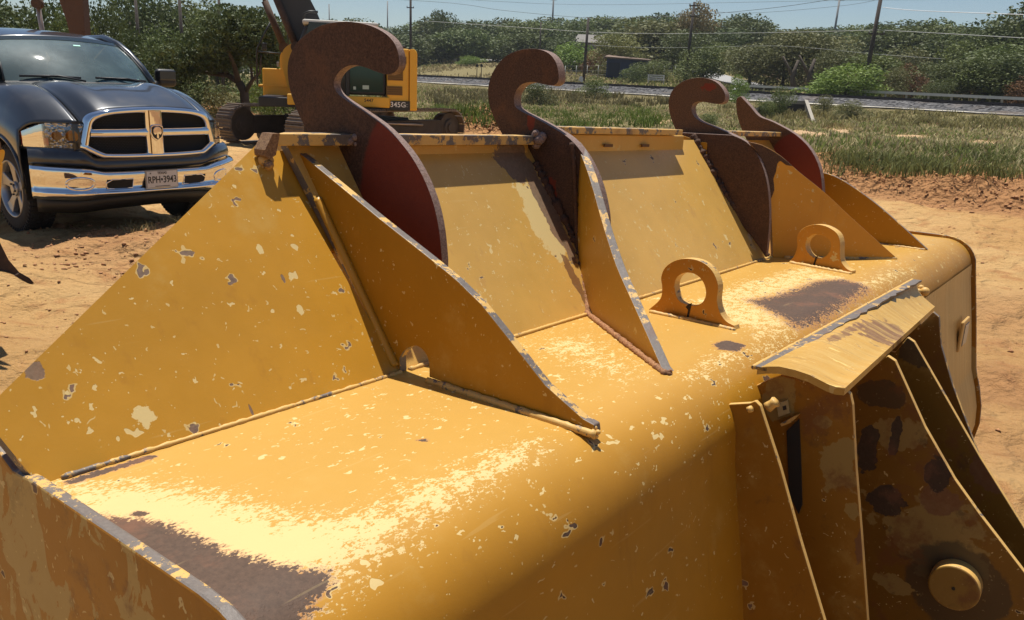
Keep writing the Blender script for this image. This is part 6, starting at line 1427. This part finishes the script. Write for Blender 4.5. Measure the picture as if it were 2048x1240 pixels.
for k in range(20):
    t_ = k/19; row = []
    for j in range(25):
        yy_ = -1+2*j/24; a = abs(yy_); x0 = WT(.74*yy_).x; x = x0+(-2.95-x0)*t_; zc = 1.845+.085*math.sin(min(1, t_*2.4)*math.pi/2)-.05*max(0, t_-.7); y = yy_*(.64+.09*min(1, t_*3)); z = zc-.035*a**2-.035*a**8
        row.append(Vector((x, y, z)))
    roofrows.append(row)
grid('roof', roofrows, M_car, thick=.02)
b = bmesh.new(); add_box(b, (-2.98, 0, 1.55), (.05, 1.45, .60)); bmo('cab_back', b, M_car, truck)
for s in (-1, 1):
    P_a = [Vector((-.50, s*.80, 1.37)), wsp(s*.76, .05)+Vector((-.02, s*.02, 0)), wsp(s*.76, .35)+Vector((0, s*.012, 0)), wsp(s*.76, .7)+Vector((0, s*.012, 0)), wsp(s*.75, 1)+Vector((0, s*.01, 0)), Vector((-1.3, s*.70, 1.875)), Vector((-2.9, s*.72, 1.84))]
    b = bmesh.new(); add_tube(b, P_a, [.05, .040, .036, .036, .038, .04, .04], 8); bmo('pillar', b, M_car, truck)
    b = bmesh.new(); add_tube(b, [wsp(s*.735, q)+Vector((.008, 0, .004)) for q in (.0, .3, .6, .85, 1)], .010, 6); bmo('pillar_trim', b, M_chr if False else M_blkp, truck)
rows = [[WB(y)+Vector((dx, 0, dz)) for y in ysw] for dx, dz in ((-.01, .004), (.06, -.012), (.10, -.03))]; grid('cowl', rows, M_blkp)
# wipers
for y0, y1, q0, q1 in ((-.62, -.10, .055, .035), (.05, .66, .045, .02)):
    b = bmesh.new(); a0 = wsp(y0, q0)+Vector((.02, 0, .02)); a1 = wsp(y1, q1)+Vector((.02, 0, .02)); add_tube(b, [a0, a0.lerp(a1, .5)+Vector((0, 0, .008)), a1], .011, 6); add_tube(b, [a0.lerp(a1, .35), a0.lerp(a1, .6)+Vector((.03, 0, .012)), a1+Vector((.06, .02, -.03))], .010, 6); bmo('wiper', b, M_blkp, truck)
for y in (-.30, .42):
    b = bmesh.new(); add_box(b, (-.06, y, 1.392), (.02, .05, .014)); bmo('washer_jet', b, M_blkp, truck)
# interior seen through the glass
b = bmesh.new(); add_box(b, (-.62, 0, 1.30), (.55, 1.42, .16)); o = bmo('dashboard', b, simple('dash', (.035, .035, .036), .8), truck); bevel_mod(o, .05, 3)
b = bmesh.new(); add_box(b, (-1.9, 0, 1.0), (2.0, 1.5, .5)); bmo('cab_floor', b, M_under, truck)
for y in (-.40, .40):
    b = bmesh.new(); add_box(b, (-1.50, y, 1.30), (.16, .50, .62)); add_box(b, (-1.50, y, 1.68), (.12, .26, .18)); o = bmo('seat', b, simple('seat_cloth', (.06, .06, .06), .9) if 'seat_cloth' not in bpy.data.materials else bpy.data.materials['seat_cloth'], truck); bevel_mod(o, .05, 3)
b = bmesh.new(); cst = Vector((-.92, .40, 1.40)); ringp = [cst+Vector((-.06*math.sin(a), .19*math.cos(a), .18*math.sin(a))) for a in [2*math.pi*k/24 for k in range(25)]]; add_tube(b, ringp, .016, 6); add_tube(b, [cst+Vector((0, -.18, 0)), cst, cst+Vector((0, .18, 0))], .02, 6); bmo('steering_wheel', b, M_blkp, truck)
b = bmesh.new(); add_box(b, (-.82, .02, 1.74), (.03, .24, .06)); o = bmo('rear_view_mirror', b, M_blkp, truck); bevel_mod(o, .01)
M_cy = simple('cyan_plastic', (.05, .40, .48), .4)
for y, h_, w_ in ((.10, .03, .10), (.20, .05, .07), (.50, .035, .30)):
    b = bmesh.new(); bmesh.ops.create_icosphere(b, subdivisions=2, radius=1, matrix=Matrix.Translation((-.38, y, 1.385)) @ Matrix.Diagonal((.06, w_*.5, h_, 1))); bmo('dash_clutter', b, M_cy, truck, True)
for y, q, w_, h_, nm in ((.10, .76, .07, .018, 'windscreen_sticker'), (.56, .06, .05, .03, 'windscreen_sticker')):
    p = wsp(y, q)+Vector((.004, 0, .004)); b = bmesh.new(); add_box(b, p, (.004, w_, h_), Matrix.Rotation(R(-52), 3, 'Y')); bmo(nm, b, simple('sticker_mint', (.35, .75, .62), .5) if 'sticker_mint' not in bpy.data.materials else bpy.data.materials['sticker_mint'], ws)
# mirrors
for s in (-1, 1):
    b = bmesh.new(); c = Vector((-.78, s*1.13, 1.46)); add_box(b, c, (.10, .24, .20)); o = bmo('side_mirror', b, M_blkp, truck); bevel_mod(o, .045, 4, 30); auto_smooth(o, 60)
    b = bmesh.new(); add_tube(b, [(-.74, s*.92, 1.36), (-.76, s*1.02, 1.40)], .035, 8); bmo('mirror_arm', b, M_blkp, o)
    b = bmesh.new(); add_box(b, c+Vector((.048, 0, .03)), (.02, .20, .11)); o2 = bmo('mirror_cap', b, M_car, o); bevel_mod(o2, .02, 3)
# hood shut lines
for s in (-1, 1):
    b = bmesh.new(); add_tube(b, [Vector((p.x, s*.632, p.z-.012)) for p in hoodrow(.632)], .007, 4); bmo('shut_line', b, M_slot, truck)
# wheels
M_tyre = simple('tyre_rubber', (.022, .020, .019), .85, 0, .4, 12, .3); M_rim = simple('alloy', (.40, .40, .41), .3, .75, .12, 5)
def lathe(bm, prof, axis_pt, n=48, mat=0):
    rings = [[bm.verts.new(Vector(axis_pt)+Vector((r_*math.cos(a), y, r_*math.sin(a)))) for a in [2*math.pi*k/n for k in range(n)]] for r_, y in prof]
    for a, b_ in zip(rings, rings[1:]):
        for k in range(n): f = bm.faces.new((a[k], a[(k+1) % n], b_[(k+1) % n], b_[k])); f.smooth = True; f.material_index = mat
def wheel(x, s):
    c = (x, 0, .405); w = bpy.data.objects.new('wheel', None); COL.objects.link(w); w.parent = truck; w.location = (x, s*.80, .405); w.empty_display_size = .1
    b = bmesh.new(); lathe(b, [(.268, -s*.12), (.30, -s*.135), (.36, -s*.135), (.395, -s*.11), (.407, -s*.07), (.407, s*.07), (.395, s*.11), (.36, s*.135), (.30, s*.138), (.272, s*.128)], (0, 0, 0), 56); bmo('tyre', b, M_tyre, w)
    b = bmesh.new()
    for k in range(56):
        a = 2*math.pi*k/56
        for yy_, wd in ((-.085, .05), (-.03, .035), (.03, .035), (.085, .05)):
            aa = a+(.03 if yy_ in (-.03, .085) else 0); add_box(b, (.411*math.cos(aa), yy_, .411*math.sin(aa)), (.016, wd, .030), Matrix.Rotation(-aa, 3, 'Y'))
        add_box(b, (.388*math.cos(a), s*.122, .388*math.sin(a)), (.045, .012, .018), Matrix.Rotation(-a, 3, 'Y'))
    o = bmo('tread', b, M_tyre, w); o['kind'] = 'stuff'
    b = bmesh.new(); lathe(b, [(.270, -s*.10), (.255, -s*.06), (.250, s*.05), (.262, s*.118), (.274, s*.130), (.268, s*.136), (.255, s*.124), (.245, s*.09)], (0, 0, 0), 48); rim = bmo('rim', b, M_rim, w)
    b = bmesh.new(); lathe(b, [(.001, -s*.0), (.25, -s*.0)], (0, 0, 0), 32); bmo('brake_disc', b, M_under, w)
    for k in range(5):
        a = 2*math.pi*k/5+.3; e = Vector((math.cos(a), 0, math.sin(a))); f_ = Vector((-math.sin(a), 0, math.cos(a))); b = bmesh.new(); yo = Vector((0, s*.075, 0))
        top = [e*.04-f_*.045+yo*1.1, e*.12-f_*.038+yo*1.25, e*.20-f_*.052+yo*1.35, e*.255-f_*.075+yo*1.5, e*.255+f_*.075+yo*1.5, e*.20+f_*.052+yo*1.35, e*.12+f_*.038+yo*1.25, e*.04+f_*.045+yo*1.1]
        vt = [b.verts.new(p) for p in top]; vb = [b.verts.new(p-Vector((0, s*.05, 0))) for p in top]
        for i_ in range(3): b.faces.new((vt[i_], vt[i_+1], vt[6-i_], vt[7-i_]))
        for i_ in range(8): b.faces.new((vt[i_], vt[(i_+1) % 8], vb[(i_+1) % 8], vb[i_]))
        o = bmo('spoke', b, M_rim, w); bevel_mod(o, .008, 2)
    b = bmesh.new(); add_cyl(b, (0, s*.095, 0), (0, 1, 0), .07, .03, 24); add_cyl(b, (0, s*.112, 0), (0, 1, 0), .035, .02, 20); bmo('hub', b, M_rim, w)
    for k in range(5):
        a = 2*math.pi*(k+.5)/5+.3; b = bmesh.new(); add_cyl(b, (.052*math.cos(a), s*.112, .052*math.sin(a)), (0, 1, 0), .009, .02, 8); bmo('wheel_nut', b, M_blkp, w)
for x in (0, -3.57):
    for s in (-1, 1): wheel(x, s)
# small stone in front of the wheel
p = ground_at(118, 457); b = bmesh.new(); bmesh.ops.create_icosphere(b, subdivisions=3, radius=.05); [setattr(v, 'co', Vector((v.co.x*1.2, v.co.y, v.co.z*.8))*(1+.25*noise.noise(v.co*18))) for v in b.verts]; o = bmo('stone', b, M_clod, None, True); o.location = (p.x, p.y, hz(p.x, p.y)+.025); tag(o, 'fist-sized orange stone in the shade in front of the pickup wheel', 'stone')
# ------------------------------------------------------------ air
b = bmesh.new(); add_box(b, (0, 330, 16), (1300, 900, 37)); hz_m = bpy.data.materials.new('haze_air'); hz_m.use_nodes = True; nt = hz_m.node_tree; nt.nodes.remove(nt.nodes['Principled BSDF'])
pv = nt.nodes.new('ShaderNodeVolumePrincipled'); pv.inputs['Density'].default_value = .00025; pv.inputs['Color'].default_value = (.82, .88, .95, 1); pv.inputs['Anisotropy'].default_value = .2; nt.links.new(pv.outputs[0], nt.nodes['Material Output'].inputs['Volume'])
tag(bmo('haze', b, hz_m), kind='stuff')
